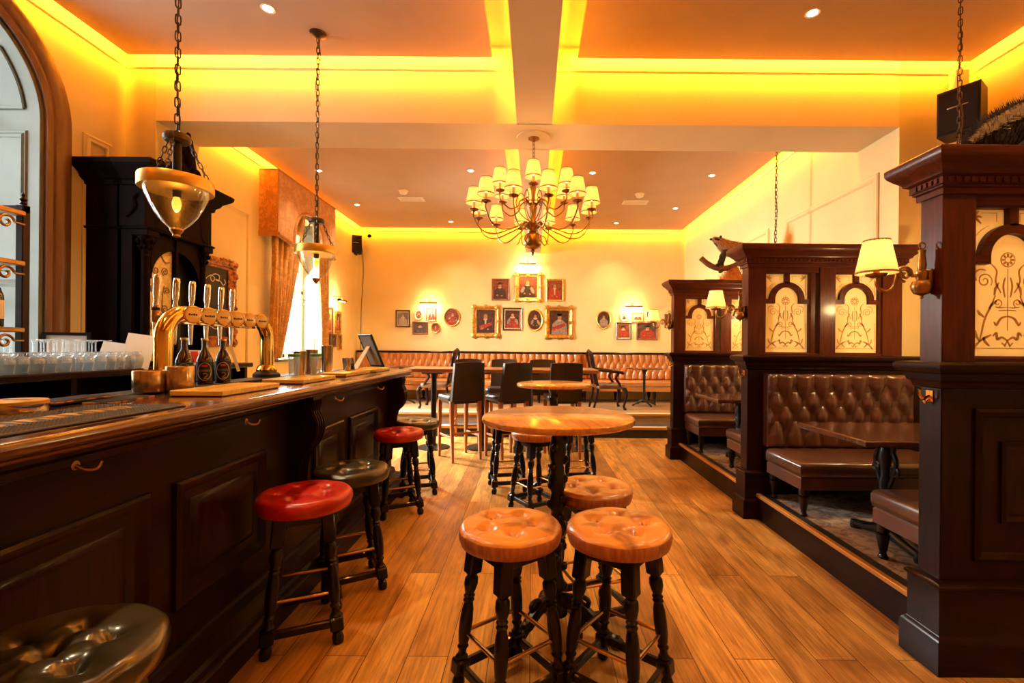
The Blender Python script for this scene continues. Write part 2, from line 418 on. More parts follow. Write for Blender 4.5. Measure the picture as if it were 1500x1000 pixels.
# picture-rail mouldings just under the slots
mp = [(0, 3.816), (.004, 3.816), (.006, 3.822), (.010, 3.826), (.011, 3.836), (.006, 3.840), (0, 3.841)]
def rail(k, x0, y0, x1, y1, nx, ny):
    b = MB(); L = []
    for d, z in mp: L += [(x0+nx*d, y0+ny*d, z), (x1+nx*d, y1+ny*d, z)]
    n = len(mp); fs = [(2*i, 2*i+1, 2*i+3, 2*i+2) for i in range(n-1)] + [tuple(range(0, 2*n, 2)), tuple(range(1, 2*n, 2))]
    b.add(L, fs); struct('trim_%d' % k, b, WHITEP)
rail(20, XL, YB0, -BX, YB0, 0, -1); rail(21, BX, YB0, XR, YB0, 0, -1); rail(22, XL, YF, XL, YB0, 1, 0)
rail(23, XR, YF, XR, YB0, -1, 0); rail(24, XLF, YB1, XLF, YW, 1, 0); rail(25, XRF, YB1, XRF, YW, -1, 0)
rail(26, XLF, YW, XRF, YW, 0, -1); rail(27, -BX, YF, -BX, YB0, -1, 0); rail(28, BX, YF, BX, YB0, 1, 0)
rail(29, -BX, YB1, -BX, YW, -1, 0); rail(30, BX, YB1, BX, YW, 1, 0)
# wall panel mouldings (rectangles of raised beading)
def wall_panel(k, X, y0, y1, z0, z1, sx, wd=.07, m=WALL):
    b = MB()
    pr = [(0, 0), (0, .012), (-.012, .022), (-.03, .016), (-.05, .022), (-.062, .012), (-wd, 0)]
    st = len(b.v)
    b.ring_sweep(lambda d: [(y0-d, z0-d), (y1+d, z0-d), (y1+d, z1+d), (y0-d, z1+d)], pr, True, False)
    b.v = [(X+sx*p[2], p[0], p[1]) for p in b.v]
    struct('trim_%d' % k, b, m)
wall_panel(31, XRF, 4.30, 5.88, .5, 3.05, -1); wall_panel(32, XLF, 4.72, 6.05, .9, 3.14, 1); wall_panel(33, XL, 3.68, 3.93, .9, 3.08, 1, .05)
wall_panel(34, XRF, 6.3, 7.2, .5, 3.05, -1)
struct('trim_35', MB().box(3.62, 3.74, 3.985, YB0, 2.0, 3.83, .01), WHITEP)
# panelling on the dado of the back wall behind the benches
struct('trim_36', MB().box(XLF, XRF, YW-.03, YW, 1.27, 1.315, .006), DARKX)
# ---- arched window beside the bar
b = MB(); Yc, zs = 2.72, 3.02
pr = [(.67, .0), (.67, .03), (.70, .045), (.735, .03), (.76, .05), (.80, .055), (.84, .04), (.84, 0)]
path = [(-1, .0)] + [(None, a) for a in [PI*i/40 for i in range(41)]] + [(1, .0)]
vs = []; n = len(pr)
for kind, a in path:
    for r, h in pr:
        if kind is None: vs.append((XL+h, Yc-r*cos(a), zs+r*sin(a)))
        else: vs.append((XL+h, Yc+kind*r, 1.0))
m_ = len(path)
b.add(vs, [(i*n+j, i*n+j+1, (i+1)*n+j+1, (i+1)*n+j) for i in range(m_-1) for j in range(n-1)])
struct('trim_1', b, ARCHW)
# lining: two jambs with raised panels, arched soffit
b = MB()
for s in (-1, 1):
    y = Yc+s*.67; b.box(XL-.5, XL+.005, y-s*.03, y, .9, zs)
    for z0, z1 in ((1.05, 1.84), (1.94, 2.92)):
        q = MB(); q.ring_sweep(lambda d: [(XL-.40-d, z0-d), (XL-.10+d, z0-d), (XL-.10+d, z1+d), (XL-.40-d, z1+d)], [(.02,0), (.012,.012), (0,.006), (-.012,.016), (-.03,.004), (-.03,0)], True, False)
        b.add([(p[0], y-s*(.03+p[2]), p[1]) for p in q.v], q.f)
vs = []; 
for a in [PI*i/40 for i in range(41)]:
    for r in (.67, .64):
        for x in (XL-.5, XL+.005): vs.append((x, Yc-r*cos(a), zs+r*sin(a)))
b.add(vs, [f for i in range(40) for f in ((4*i, 4*i+4, 4*i+5, 4*i+1), (4*i+2, 4*i+3, 4*i+7, 4*i+6), (4*i+1, 4*i+5, 4*i+7, 4*i+3))])
for a0, a1 in ((.12, .72), (.82, 1.5), (1.64, 2.32), (2.42, 3.02)):
    for xx, w_ in ((XL-.10, .012), (XL-.40, .012)):
        b.tube([(xx, Yc-.634*cos(a0+(a1-a0)*i/10), zs+.634*sin(a0+(a1-a0)*i/10)) for i in range(11)], .011, 6)
    for a in (a0, a1): b.tube([(XL-.10, Yc-.634*cos(a), zs+.634*sin(a)), (XL-.40, Yc-.634*cos(a), zs+.634*sin(a))], .011, 6)
b.box(XL-.5, XL+.02, Yc-.67, Yc+.67, .88, .93, .008)
win1 = struct('window_1', b, GREYP)
fr = MB()
for y in (Yc-.61, Yc, Yc+.61): fr.box(XL-.46, XL-.42, y-.025, y+.025, .93, zs+.2)
for z in (.96, 1.7, 2.4, 3.05): fr.box(XL-.46, XL-.42, Yc-.63, Yc+.63, z-.025, z+.025)
fr.tube([(XL-.44, Yc-.61*cos(PI*i/24), zs+.61*sin(PI*i/24)) for i in range(25)], .028, 6)
o = fr.build('window_frame', WHITEP, win1)
pn = MB().prism([(Yc-.62, .95)] + [(Yc-.62*cos(PI*i/24), zs+.62*sin(PI*i/24)) for i in range(25)] + [(Yc+.62, .95)], XL-.442, XL-.438, 'x')
pn.build('pane', PANEG, win1)
# ---- tall window behind the curtains
b = MB().box(XLF-.35, XLF+.06, 6.66, 8.06, 1.16, 1.205, .01)
for y, s in ((6.72, 1), (8.0, -1)):
    b.box(XLF-.34, XLF+.01, y, y+s*.03, 1.2, 3.45)
    for z0, z1 in ((1.3, 2.1), (2.2, 3.3)):
        q = MB(); q.ring_sweep(lambda d: [(XLF-.28-d, z0-d), (XLF-.06+d, z0-d), (XLF-.06+d, z1+d), (XLF-.28-d, z1+d)], [(.02,0), (.01,.012), (-.01,.012), (-.02,0)], True, False)
        b.add([(p[0], y+s*(.03+p[2]), p[1]) for p in q.v], q.f)
win2 = struct('window_2', b, GREYP)
fr = MB()
for y in (6.78, 7.36, 7.94): fr.box(XLF-.30, XLF-.25, y-.03, y+.03, 1.2, 3.42)
for z in (1.24, 2.3, 3.40): fr.box(XLF-.30, XLF-.25, 6.75, 7.97, z-.03, z+.03)
fr.build('window_frame', WHITEP, win2)
MB().box(XLF-.278, XLF-.272, 6.76, 7.96, 1.22, 3.42).build('pane', PANEG, win2)

# ================================================================== LIGHTS
def area(name, loc, direction, sx, sy, power, col, spread=PI):
    l = bpy.data.lights.new(name, 'AREA'); l.shape = 'RECTANGLE'; l.size = sx; l.size_y = sy
    l.energy = power; l.color = col; l.spread = spread
    o = bpy.data.objects.new(name, l); C.objects.link(o); o.location = loc
    d = Vector(direction).normalized(); z = -d
    ref = Vector((0,0,1)) if abs(d.z) < .9 else Vector((0,1,0))
    x = ref.cross(z).normalized(); y = z.cross(x)
    o.rotation_euler = Matrix((x, y, z)).transposed().to_euler(); return o
def point(name, loc, power, col, r=.03):
    l = bpy.data.lights.new(name, 'POINT'); l.energy = power; l.color = col; l.shadow_soft_size = r
    o = bpy.data.objects.new(name, l); C.objects.link(o); o.location = loc; return o
def spot(name, loc, to, power, col, ang=80, blend=.6, r=.03):
    l = bpy.data.lights.new(name, 'SPOT'); l.energy = power; l.color = col; l.spot_size = rad(ang); l.spot_blend = blend; l.shadow_soft_size = r
    o = bpy.data.objects.new(name, l); C.objects.link(o); o.location = loc
    d = Vector(to)-Vector(loc); o.rotation_euler = d.to_track_quat('-Z', 'Y').to_euler(); return o
AMBER = (1.0, .37, .018); WARM = (1.0, .66, .32); WARM2 = (1.0, .62, .27); DAY = (.95, .98, .96)
LED = 50.0
zl = ZC+.085
for n, x0, x1, y0, y1 in PAN:
    nearbay = y1 < YB0; left = x0 < 0
    yb = y1 if nearbay else y0; s = 1 if nearbay else -1
    for (loc, d, L) in ((((x0+x1)/2, yb-s*.01, zl), (0, s, -1.4), x1-x0), ((x0-(-.01) if left else x1-.01, (max(y0,-1)+y1)/2, zl), (-1 if left else 1, 0, -1.4), y1-max(y0,-1)),
                        ((x1-.01 if left else x0+.01, (max(y0,-1)+y1)/2, zl), (1 if left else -1, 0, -1.4), y1-max(y0,-1))):
        area('cove_strip', loc, d, L, .03, LED*L/3.2, AMBER)
    if not nearbay: area('cove_strip', ((x0+x1)/2, y1-.01, zl), (0, 1, -1.4), x1-x0, .03, LED*.8, AMBER)
    
DL = [(-1.97, 3.42), (2.04, 3.417), (-1.97, 1.0), (2.04, 1.0), (-1.97, -1.6), (2.04, -1.6), (-3.05, 6.58), (-.89, 6.53), (.83, 6.57), (2.54, 6.63), (-3.1, 8.15), (2.5, 8.19), (1.64, 9.2), (-1.64, 9.2)]
for i, (x, y) in enumerate(DL):
    if y > .8:
        where = ('in the near taupe ceiling panel above the bar', 'in the near taupe ceiling panel above the booths', 'in the ceiling overhead above the bar counter', 'in the ceiling overhead above the booth partitions', '', '',
                 'beside the second lantern pendant chain', 'between the beam and the white ceiling vent', 'just beside the chandelier shades', 'beside the booth wall above the branch-mounted animal',
                 'near the window pelmet end and loudspeaker', 'towards the booth-wall corner of the rear ceiling', 'close to the rear wall over the picture groups', 'close to the rear wall behind the chandelier')[i]
        t = thing('downlight', 'small round lit recessed downlight ' + where, 'downlight', (x, y, ZC), group='recessed ceiling downlights')
        MB().lathe([(.036, -.001), (.05, -.006), (.054, -.002), (.054, .0)], 20, caps=False).build('bezel', WHITEP, t)
        MB().lathe([(0, -.001), (.036, -.002)], 20, caps=False).build('lens', LAMPON, t)
    spot('downlight_beam', (x, y, ZC-.012), (x, y, 0), 150 if y < 5 else 52, (1, .74, .40), 95, .8, .035)
spot('downlight_beam', (1.64, 9.2, ZC-.012), (1.64, 9.75, 2.2), 30, WARM2, 60, .9, .03)
# daylight at the two windows
area('window_daylight', (XL-.62, 2.72, 2.2), (1, 0, -.15), 1.3, 2.6, 50, DAY)
area('window_daylight', (XLF-.45, 7.36, 2.3), (1, -.02, -.75), 1.15, 1.9, 850, DAY, 2.3)
wd = bpy.data.worlds.new('sky'); bpy.context.scene.world = wd; wd.use_nodes = True
wd.node_tree.nodes['Background'].inputs[0].default_value = (.80, .90, 1.0, 1); wd.node_tree.nodes['Background'].inputs[1].default_value = 2.2

# ================================================================== CAMERA
cd = bpy.data.cameras.new('camera'); cam = bpy.data.objects.new('camera', cd); C.objects.link(cam)
cd.sensor_width = 36; cd.sensor_fit = 'HORIZONTAL'; cd.lens = F/1500*36; cd.shift_x = (750-CX)/1500; cd.shift_y = (CY-500)/1500
cd.clip_start = .05
cam.location = (0, 0, EYE); cam.rotation_euler = (PI/2, -TH, 0)
sc = bpy.context.scene; sc.camera = cam
sc.view_settings.view_transform = 'Standard'; sc.view_settings.look = 'None'; sc.view_settings.gamma = 1; sc.view_settings.use_curve_mapping = False
sc.view_settings.exposure = 0.45
try:
    sc.cycles.max_bounces = 8; sc.cycles.transparent_max_bounces = 24; sc.cycles.diffuse_bounces = 4; sc.cycles.glossy_bounces = 4; sc.cycles.transmission_bounces = 6
    sc.cycles.sample_clamp_indirect = 6; sc.cycles.caustics_reflective = False; sc.cycles.caustics_refractive = False; sc.cycles.use_denoising = True
except Exception: pass
# ================================================================== STOOLS
def tuft_disc(Rr, top, th, btn, dep=.016, sig=.026, n=56, m=20, seed=0, crown=.012):
    rr = random.Random(seed); ph = rr.random()*6
    def hgt(x, y):
        r = math.hypot(x, y)/Rr
        h = top + crown*(1-r*r)
        for bx, by in btn:
            d = math.hypot(x-bx, y-by); h -= dep*math.exp(-(d/sig)**2) + .006*math.exp(-(d/.05)**2)
        # creases run between neighbouring buttons and out to the border
        for i, (bx, by) in enumerate(btn):
            a = math.hypot(bx, by)
            for (ex, ey) in [(bx*Rr*.97/max(a, .01), by*Rr*.97/max(a, .01))] + [btn[j] for j in range(i) if math.hypot(btn[j][0]-bx, btn[j][1]-by) < .135]:
                vx, vy = ex-bx, ey-by; L = math.hypot(vx, vy)
                if L < .02: continue
                t = max(0, min(1, ((x-bx)*vx+(y-by)*vy)/L/L)); d = math.hypot(x-bx-vx*t, y-by-vy*t)
                h -= .0055*math.exp(-(d/.007)**2)
        h += .0022*sin(31*x+ph)*cos(27*y+ph*2)
        return h
    b = MB(); vs = [(0, 0, hgt(0, 0))]; fs = []
    rings = [(.985*(j/m)**.85) for j in range(1, m+1)]
    for q in rings:
        for i in range(n):
            a = 2*PI*i/n; x, y = Rr*q*cos(a), Rr*q*sin(a)
            z = hgt(x, y)
            if q > .9: z -= .010*((q-.9)/.085)**2
            vs.append((x, y, z))
    for k, (q, z) in enumerate(((1.0, top-.016), (1.012, top-.03), (1.0, top-th*.7), (.975, top-th), (.93, top-th-.004), (.5, top-th-.004))):
        for i in range(n):
            a = 2*PI*i/n; w = 1+.008*sin(9*a+ph+k)*(.3 if k > 2 else 1); vs.append((Rr*q*w*cos(a), Rr*q*w*sin(a), z))
    tot = m+6
    for i in range(n): fs.append((0, 1+i, 1+(i+1) % n))
    for k in range(tot-1):
        for i in range(n):
            j = (i+1) % n; fs.append((1+k*n+i, 1+k*n+j, 1+(k+1)*n+j, 1+(k+1)*n+i))
    fs.append(tuple(1+(tot-1)*n+i for i in range(n))[::-1])
    b.add(vs, fs); return b
def split_side(mb, z):       # faces below z and facing outward get the second slot
    for i, f in enumerate(mb.f):
        if sum(mb.v[k][2] for k in f)/len(f) < z: mb.m[i] = 1
    return mb
LEGP = [(.0275,0),(.030,.01),(.030,.02),(.020,.035),(.016,.05),(.022,.06)]
def turned(z0, z1):
    L = z1-z0
    pr = [(.024,0),(.026,.02),(.017,.05),(.016,.10),(.0235,.14),(.0175,.17),(.022,.20),(.0265,.32),(.027,.45),(.024,.58),(.018,.66),(.0235,.685),(.0175,.71),(.0235,.735),(.017,.76),(.023,.80),(.0285,.87),(.027,.94),(.019,.97),(.025,1.0)]
    return [(r, z0+L*t) for r, t in pr]
def shear(mb, tx, ty, H, bx, by):
    for i, (x, y, z) in enumerate(mb.v):
        t = z/H; mb.v[i] = (x + bx+(tx-bx)*t, y + by+(ty-by)*t, z)
    return mb
def make_stool(label, seatmats, H=.70, Rr=.205, seed=0, nb=5, dep=.027):
    t = thing('bar_stool', label, 'stool', group='low bar stools')
    btn = [(Rr*.50*cos(2*PI*i/nb+.5), Rr*.50*sin(2*PI*i/nb+.5)) for i in range(nb)] + ([(0, 0)] if nb > 5 else [])
    s = split_side(tuft_disc(Rr, H-.012, .068, btn, dep, seed=seed), H-.030)
    s.build('seat', seatmats, t, ang=60)
    LH = H-.078; tp, bt = .098, .152
    leg = None
    b = MB()
    b.box(-.029, .029, -.029, .029, LH-.145, LH, .006)
    b.lathe(turned(.125, LH-.145), 14)
    b.box(-.030, .030, -.030, .030, .062, .125, .007)
    b.lathe([(.018,.0),(.024,.006),(.027,.025),(.022,.045),(.016,.052),(.022,.062)], 14)
    shear(b, tp, tp, LH, bt, bt)
    leg = b.build('leg', BLACKW, t)
    for k in (1, 2, 3): reuse(leg, t, rz=k*PI/2)
    MB().box(-tp-.02, tp+.02, -tp-.02, tp+.02, LH-.06, LH+.004, .004).build('seat_frame', BLACKW, t)
    def off(z): return bt+(tp-bt)*z/LH
    o = off(.095); b = MB().box(-o+.02, o-.02, o-.012, o+.012, .075, .112, .005)
    st = b.build('stretcher', BLACKW, t)
    for k in (1, 2, 3): reuse(st, t, rz=k*PI/2)
    o = off(.235); b = MB().tube([(-o+.016, o, .235), (o-.016, o, .235)], .0085, 10)
    rl = b.build('foot_rail', ROD, t); rl['label'] = 'brass rod foot rail'
    for k in (1, 2, 3): reuse(rl, t, rz=k*PI/2)
    return t
def put(t, x, y, rz): t.location = (x, y, 0); t.rotation_euler = (0, 0, rz); return t
put(make_stool('tan tufted leather stool with scorched marks, bar side of the two front stools', [TAN, TANSIDE], seed=1), -.083, 1.885, rad(38))
put(make_stool('tan tufted leather stool with clear dimples, in front of the table on its booth side', [TAN, TANSIDE], Rr=.208, seed=2), .357, 1.89, rad(52))
s3 = put(make_stool('tan tufted leather stool partly tucked behind the two front tan stools', [TAN, TANSIDE], seed=3), .318, 2.42, rad(20))
put(make_stool('scarlet tufted leather stool by the bar front, larger looking of two red ones', [REDL, REDL], Rr=.215, seed=4), -1.105, 2.27, rad(24))
put(make_stool('black tufted leather stool at the bar just behind the bright scarlet stool', [BLKL, BLKL], Rr=.21, seed=5), -1.06, 2.74, rad(30))
put(make_stool('scarlet tufted leather stool farther along the bar beside an olive black stool', [REDL, REDL], seed=6), -1.13, 3.95, rad(28))
put(make_stool('olive black tufted leather stool at the far end of the bar', [OLIVEL, OLIVEL], seed=7), -1.105, 4.5, rad(18))
put(make_stool('big black tufted leather stool seat cut off at the lower picture corner by the bar', [OLIVEL, OLIVEL], Rr=.225, seed=8, nb=6, dep=.03), -1.115, 1.07, rad(10))
dup(s3, (-.24, 4.62, 0), rad(12), 'tan leather stool behind the front round table, legs showing beside tall chairs')
dup(s3, (.03, 4.02, 0), rad(33), 'tan leather stool hidden under the front round table top, beside its iron column')
dup(s3, (.46, 4.66, 0), rad(8), 'tan leather stool at the second round table on its booth side')

# ================================================================== ROUND TABLES
def make_round(label, Rr, H=1.07):
    t = thing('round_pub_table', label, 'table')
    MB().lathe([(0,H-.034),(Rr-.012,H-.034),(Rr-.003,H-.028),(Rr,H-.017),(Rr-.003,H-.006),(Rr-.012,H),(0,H)], 72).build('table_top', TOPW, t)
    b = MB()
    P = [(.055,.10),(.058,.14),(.036,.17),(.030,.21),(.044,.23),(.047,.25),(.034,.27),(.027,.31),(.026,.40),(.030,.44),(.042,.455),(.030,.47),(.046,.50),(.050,.53),(.033,.56),(.029,.60),(.042,.63),(.036,.66),(.030,.69),(.040,.72),(.046,.76),(.034,.79),(.030,.83),(.038,.86),(.043,.90),(.035,.94),(.030,.97),(.05,1.0),(.06,1.03),(.06,H-.034)]
    b.lathe(P, 22)
    # cast ornament: bosses and leaf lobes spiralling round the column
    for k in range(26):
        z = .17 + k*.031; a = k*2.2; r = .036
        q = Matrix.Translation((r*cos(a), r*sin(a), z)) @ Matrix.Rotation(a, 4, 'Z') @ Matrix.Rotation(.5, 4, 'Y')
        m = MB().lathe([(0,-.026),(.013,-.017),(.019,0),(.013,.017),(0,.026)], 8); m.xf(q); b.add(m.v, m.f)
    b.build('column', BLACKM, t, ang=45)
    b = MB()
    path = smooth_path([(.03,0,.17),(.10,0,.165),(.17,0,.115),(.23,0,.06),(.275,0,.035),(.31,0,.03)], 5)
    b.tube(path, [.036]*6+[.030]*6+[.024]*6+[.022]*6+[.024]*(len(path)-24), 10)
    b.lathe([(0,0),(.03,0),(.034,.012),(.03,.03),(0,.05)], 12, c=(.30,0,0))
    b.tube(smooth_path([(.07,0,.155),(.12,0,.20),(.16,0,.19),(.15,0,.155),(.12,0,.16)], 5), .012, 8)
    b.lathe([(0,-.02),(.016,-.012),(.02,0),(.016,.012),(0,.02)], 10, c=(.20,0,.11))
    lg = b.build('foot', BLACKM, t)
    for k in (1, 2): reuse(lg, t, rz=k*2*PI/3)
    b = MB()
    for k in range(3):
        a = k*2*PI/3+.4; b.tube([(0,0,H-.05),(.22*cos(a),.22*sin(a),H-.045)], .012, 8)
    b.lathe([(.06,H-.05),(.09,H-.046),(.09,H-.034)], 18); b.build('spider', BLACKM, t)
    return t
rt = put(make_round('round honey wood table on ornate black column among the tan stools', .372), .128, 2.28, rad(100))
rt2 = dup(rt, (.20, 4.36, 0), rad(70), 'second round honey wood table, in front of the long table')
rt2.scale = (.93, .93, 1)

# ================================================================== LONG TALL TABLE AND TALL CHAIRS
t = thing('long_tall_table', 'long brown tall table between the two rows of dark leather chairs', 'table', (-.42, 6.47, 0))
MB().box(-1.30, 1.30, -.36, .36, 1.06, 1.11, .008).build('table_top', TALLW, t)
for x in (-.95, -.28, .38, 1.06):
    c_ = thing('pedestal', None, None); c_.parent = t; c_.location = (x, 0, 0)
    MB().lathe([(.038,.03),(.038,1.03)], 18).build('column', BLACKM, c_)
    MB().lathe([(.225,0),(.225,.010),(.20,.018),(.05,.034),(.04,.05)], 36).build('base_disc', BLACKM, c_)
    MB().box(-.14,.14,-.14,.14,1.03,1.06,.004).build('top_plate', BLACKM, c_)
def make_tall(label):
    t = thing('tall_chair', label, 'chair', group='dark leather tall chairs')
    b = MB()
    prof = lambda u: (-.2 + .4*u)
    def back(u, v):     # closed cross-section swept upward: u round, v up
        a = 2*PI*u
        hw = .205 - .008*v; th = .033 - .006*v
        x = hw*max(-1, min(1, 1.25*cos(a))); y = th*max(-1, min(1, 1.6*sin(a)))
        z = .735 + .47*v + (.012*(1-(x/hw)**2) if v > .93 else 0)
        return (x, -.215 - .075*v + y - .02*(1-(x/.2)**2), z)
    b.grid(back, 40, 14, cu=True)
    n = 40; b.f.append(tuple(range(n))[::-1]); b.m.append(0); b.f.append(tuple(13*n+i for i in range(n))); b.m.append(0)
    bk = b.build('backrest', CHAIRL, t, ang=50)
    for x in (-.008,):
        MB().tube([(x, -.262-.10*v*.75, .74+.455*v) for v in [i/8 for i in range(9)]], .0035, 6).build('seam', CHAIRL, bk)
    def seat(u, v):
        a = 2*PI*u; q = [(0, .80), (.7, .805), (.97, .80), (1, .785), (1.01, .765), (1, .745), (.97, .73), (0, .73)][int(round(v*7))]
        x = .215*max(-1, min(1, 1.3*cos(a))); y = .215*max(-1, min(1, 1.3*sin(a)))
        return (x*q[0], y*q[0], q[1])
    MB().grid(seat, 40, 8, cu=True).build('seat', CHAIRL, t, ang=60)
    for sx in (-1, 1):
        for sy in (-1, 1):
            b = MB().box(-.025, .025, -.025, .025, 0, .735, .003)
            for i, (x, y, z) in enumerate(b.v):
                k = .60+.40*z/.735; b.v[i] = (x*k + sx*(.185-.0*z), y*k + sy*(.185) + (-.05*(1-z/.735) if sy < 0 else .01*(1-z/.735)), z)
            b.build('leg', OAK, t)
    MB().box(-.175,.175,-.228,-.21,.33,.355,.003).build('stretcher', OAK, t)
    MB().box(-.175,.175,.175,.195,.24,.265,.003).build('stretcher', OAK, t)
    for s in (-1, 1): MB().box(s*.185-.009, s*.185+.009, -.21, .18, .28,.305,.003).build('stretcher', OAK, t)
    MB().box(-.19,.19,-.19,.19,.70,.735,.004).build('seat_frame', CHAIRL, t)
    return t
tc = put(make_tall('dark leather tall chair on orange oak legs, first beyond the bar end'), -.925, 5.90, rad(33))
dup(tc, (-.33, 5.93, 0), rad(33), 'dark leather tall chair, middle one seen from the back behind the front round table')
dup(tc, (.385, 6.0, 0), rad(8), 'dark leather tall chair seen from the back behind the second round table')
dup(tc, (-.98, 6.99, 0), PI+.06, 'tall chair facing the camera across the long table, directly behind the first oak-legged chair')
dup(tc, (-.46, 6.99, 0), PI-.08, 'tall chair facing the camera across the long table, behind the middle leather chair')
dup(tc, (.17, 6.99, 0), PI+.03, 'tall chair facing the camera across the long table, above the second round table')

# ================================================================== CARVED ARMCHAIRS
def make_arm(label):
    t = thing('carved_armchair', label, 'chair', group='carved wooden armchairs')
    b = MB()
    out = smooth_path([(-.22,.42),(-.235,.62),(-.215,.80),(-.235,.93),(-.16,1.0),(-.06,1.015),(0,1.035),(.06,1.015),(.16,1.0),(.235,.93),(.215,.80),(.235,.62),(.22,.42)], 5)
    b.tube([(x, -.235-.12*(z-.42)/.6, z) for x, z in out], .024, 8)
    b.build('back_frame', DARK, t)
    q = MB(); q.prism([(-.075,.43),(-.05,.55),(-.095,.70),(-.055,.80),(-.10,.90),(-.05,.985),(.05,.985),(.10,.90),(.055,.80),(.095,.70),(.05,.55),(.075,.43)], -.01, .01, 'y')
    for i, (x, y, z) in enumerate(q.v): q.v[i] = (x, y-.235-.12*(z-.42)/.6, z)
    q.build('splat', DARK, t)
    def seat(u, v):
        a = 2*PI*u; k = [(0,.455),(.7,.452),(.95,.44),(1,.42),(1,.375),(.97,.365),(0,.365)][int(round(v*6))]
        x = .25*max(-1,min(1,1.35*cos(a))); y = .24*max(-1,min(1,1.35*sin(a))); return (x*k[0]*(1+.06*(y>0)), y*k[0], k[1])
    MB().grid(seat, 36, 7, cu=True).build('seat', BROWNS, t, ang=60)
    for s in (-1, 1):
        pth = smooth_path([(s*.235,.23,.37),(s*.265,.265,.30),(s*.245,.25,.16),(s*.225,.232,.06),(s*.24,.25,.018)], 6)
        m = len(pth); b = MB().tube(pth, [.042-.022*min(1, i/(m*.62)) + (.010 if i > m*.88 else 0) for i in range(m)], 10)
        b.lathe([(0,0),(.024,0),(.03,.012),(.02,.03),(0,.034)], 12, c=(s*.24,.25,0)); b.build('leg', DARK, t)
        MB().tube([(s*.205,-.22,.38),(s*.205,-.25,.2),(s*.21,-.30,0)], [.024,.019,.02], 8).build('leg', DARK, t)
        pa = smooth_path([(s*.222,-.29,.70),(s*.255,-.10,.685),(s*.27,.10,.665),(s*.265,.19,.65),(s*.265,.21,.625)], 5)
        pb = smooth_path([(s*.265,.13,.655),(s*.26,.08,.56),(s*.262,.14,.46),(s*.245,.16,.41)], 5)
        MB().tube(pa, .027, 8).tube(pb, .023, 8).build('arm', DARK, t)
    return t
ca = make_arm('dark carved armchair seen side-on beside the booth end, facing the small pedestal table'); ca.location = (1.36, 8.32, .325); ca.rotation_euler = (0,0,-PI/2+.06)
dup(ca, (-1.70, 8.30, .325), PI/2-.05, 'dark carved armchair seen side-on past the bar end, facing the window')

# ================================================================== SMALL PEDESTAL TABLES AT THE BENCH
def make_small(label):
    t = thing('small_pedestal_table', label, 'table', group='small bench tables')
    MB().box(-.25,.25,-.25,.25,.685,.71,.006).build('table_top', TOPW2, t)
    MB().lathe([(.05,.06),(.04,.10),(.026,.14),(.03,.2),(.024,.24),(.024,.5),(.032,.54),(.024,.57),(.04,.64),(.07,.685)], 16).build('column', BLACKM, t)
    b = MB()
    b.tube(smooth_path([(0,0,.10),(.10,0,.075),(.20,0,.035),(.24,0,.02)], 4), .018, 8).lathe([(0,0),(.02,0),(.022,.02),(0,.03)], 8, c=(.235,0,0))
    lg = b.build('foot', BLACKM, t)
    for k in (1,2,3): reuse(lg, t, rz=k*PI/2)
    return t
sp = make_small('small dark pedestal table before the orange bench beside the first booth end'); sp.location = (2.12, 8.78, .325); sp.rotation_euler = (0,0,.3)
dup(sp, (-2.46, 8.75, .325), .2, 'small dark pedestal table glimpsed just past the bar counter tip')

# ================================================================== TUFTED BENCHES
def tuft_panel(mb, x0, x1, z0, z1, yf, thick, su, rows, dep=.038, top_roll=.02):
    """buttoned leather panel facing -y, front face about y = yf, vertical pleats above and below the diamonds"""
    W, H = x1-x0, z1-z0
    nx = max(2, int(round(W/su))); su = W/nx; sv = H/(rows+1.0)
    btn = []
    for r in range(rows):
        z = z0 + sv*(r+1.0); off = .5 if r % 2 else 0
        for k in range(-1, nx+2):
            btn.append((x0+su*(k+off), z, r))
    NU, NV = nx*9+1, max(24, (rows+1)*9)
    zr = [z0+sv*(r+1.0) for r in range(rows)]
    def dist_to_lines(x, z):
        # diagonal creases in the diamond zone, vertical pleats outside it
        u = (x-x0)/su
        if z >= zr[-1]:
            off = .5 if (rows-1) % 2 else 0
            return abs((u-off)-round(u-off))*su
        if z <= zr[0]: return abs(u-round(u))*su
        k = min(rows-2, int((z-zr[0])/sv)); t = (z-zr[0])/sv-k
        o0 = .5 if k % 2 else 0
        d = min(abs((u-o0-s*.5*t)-round(u-o0-s*.5*t)) for s in (-1, 1))*su
        return d*.8
    def front(u, v):
        x, z = x0+W*u, z0+H*v
        d = dist_to_lines(x, z)
        puff = dep*(1-math.exp(-(d/(su*.22))**1.3))
        bm = min(math.hypot(x-bx, z-bz) for bx, bz, r in btn if abs(bz-z) < sv*1.01) if zr[0]-sv <= z <= zr[-1]+sv else 1
        puff -= .75*dep*math.exp(-(bm/(su*.14))**2)
        e = min(v, 1-v)*H
        edge = min(1, e/.03); puff *= math.sqrt(max(0, edge*(2-edge)))
        ex = min(u, 1-u)*W; ed = min(1, ex/.03); puff *= math.sqrt(max(0, ed*(2-ed)))
        return (x, yf + dep - puff, z)
    mb.grid(front, NU, NV)
    mb.box(x0, x1, yf+dep-.001, yf+thick, z0, z1)
    return mb
def turned_foot(H):
    return [(.018,0),(.024,.005),(.027,H*.06),(.020,H*.12),(.017,H*.2),(.022,H*.26),(.026,H*.4),(.034,H*.66),(.036,H*.72),(.022,H*.76),(.034,H*.79),(.034,H)]
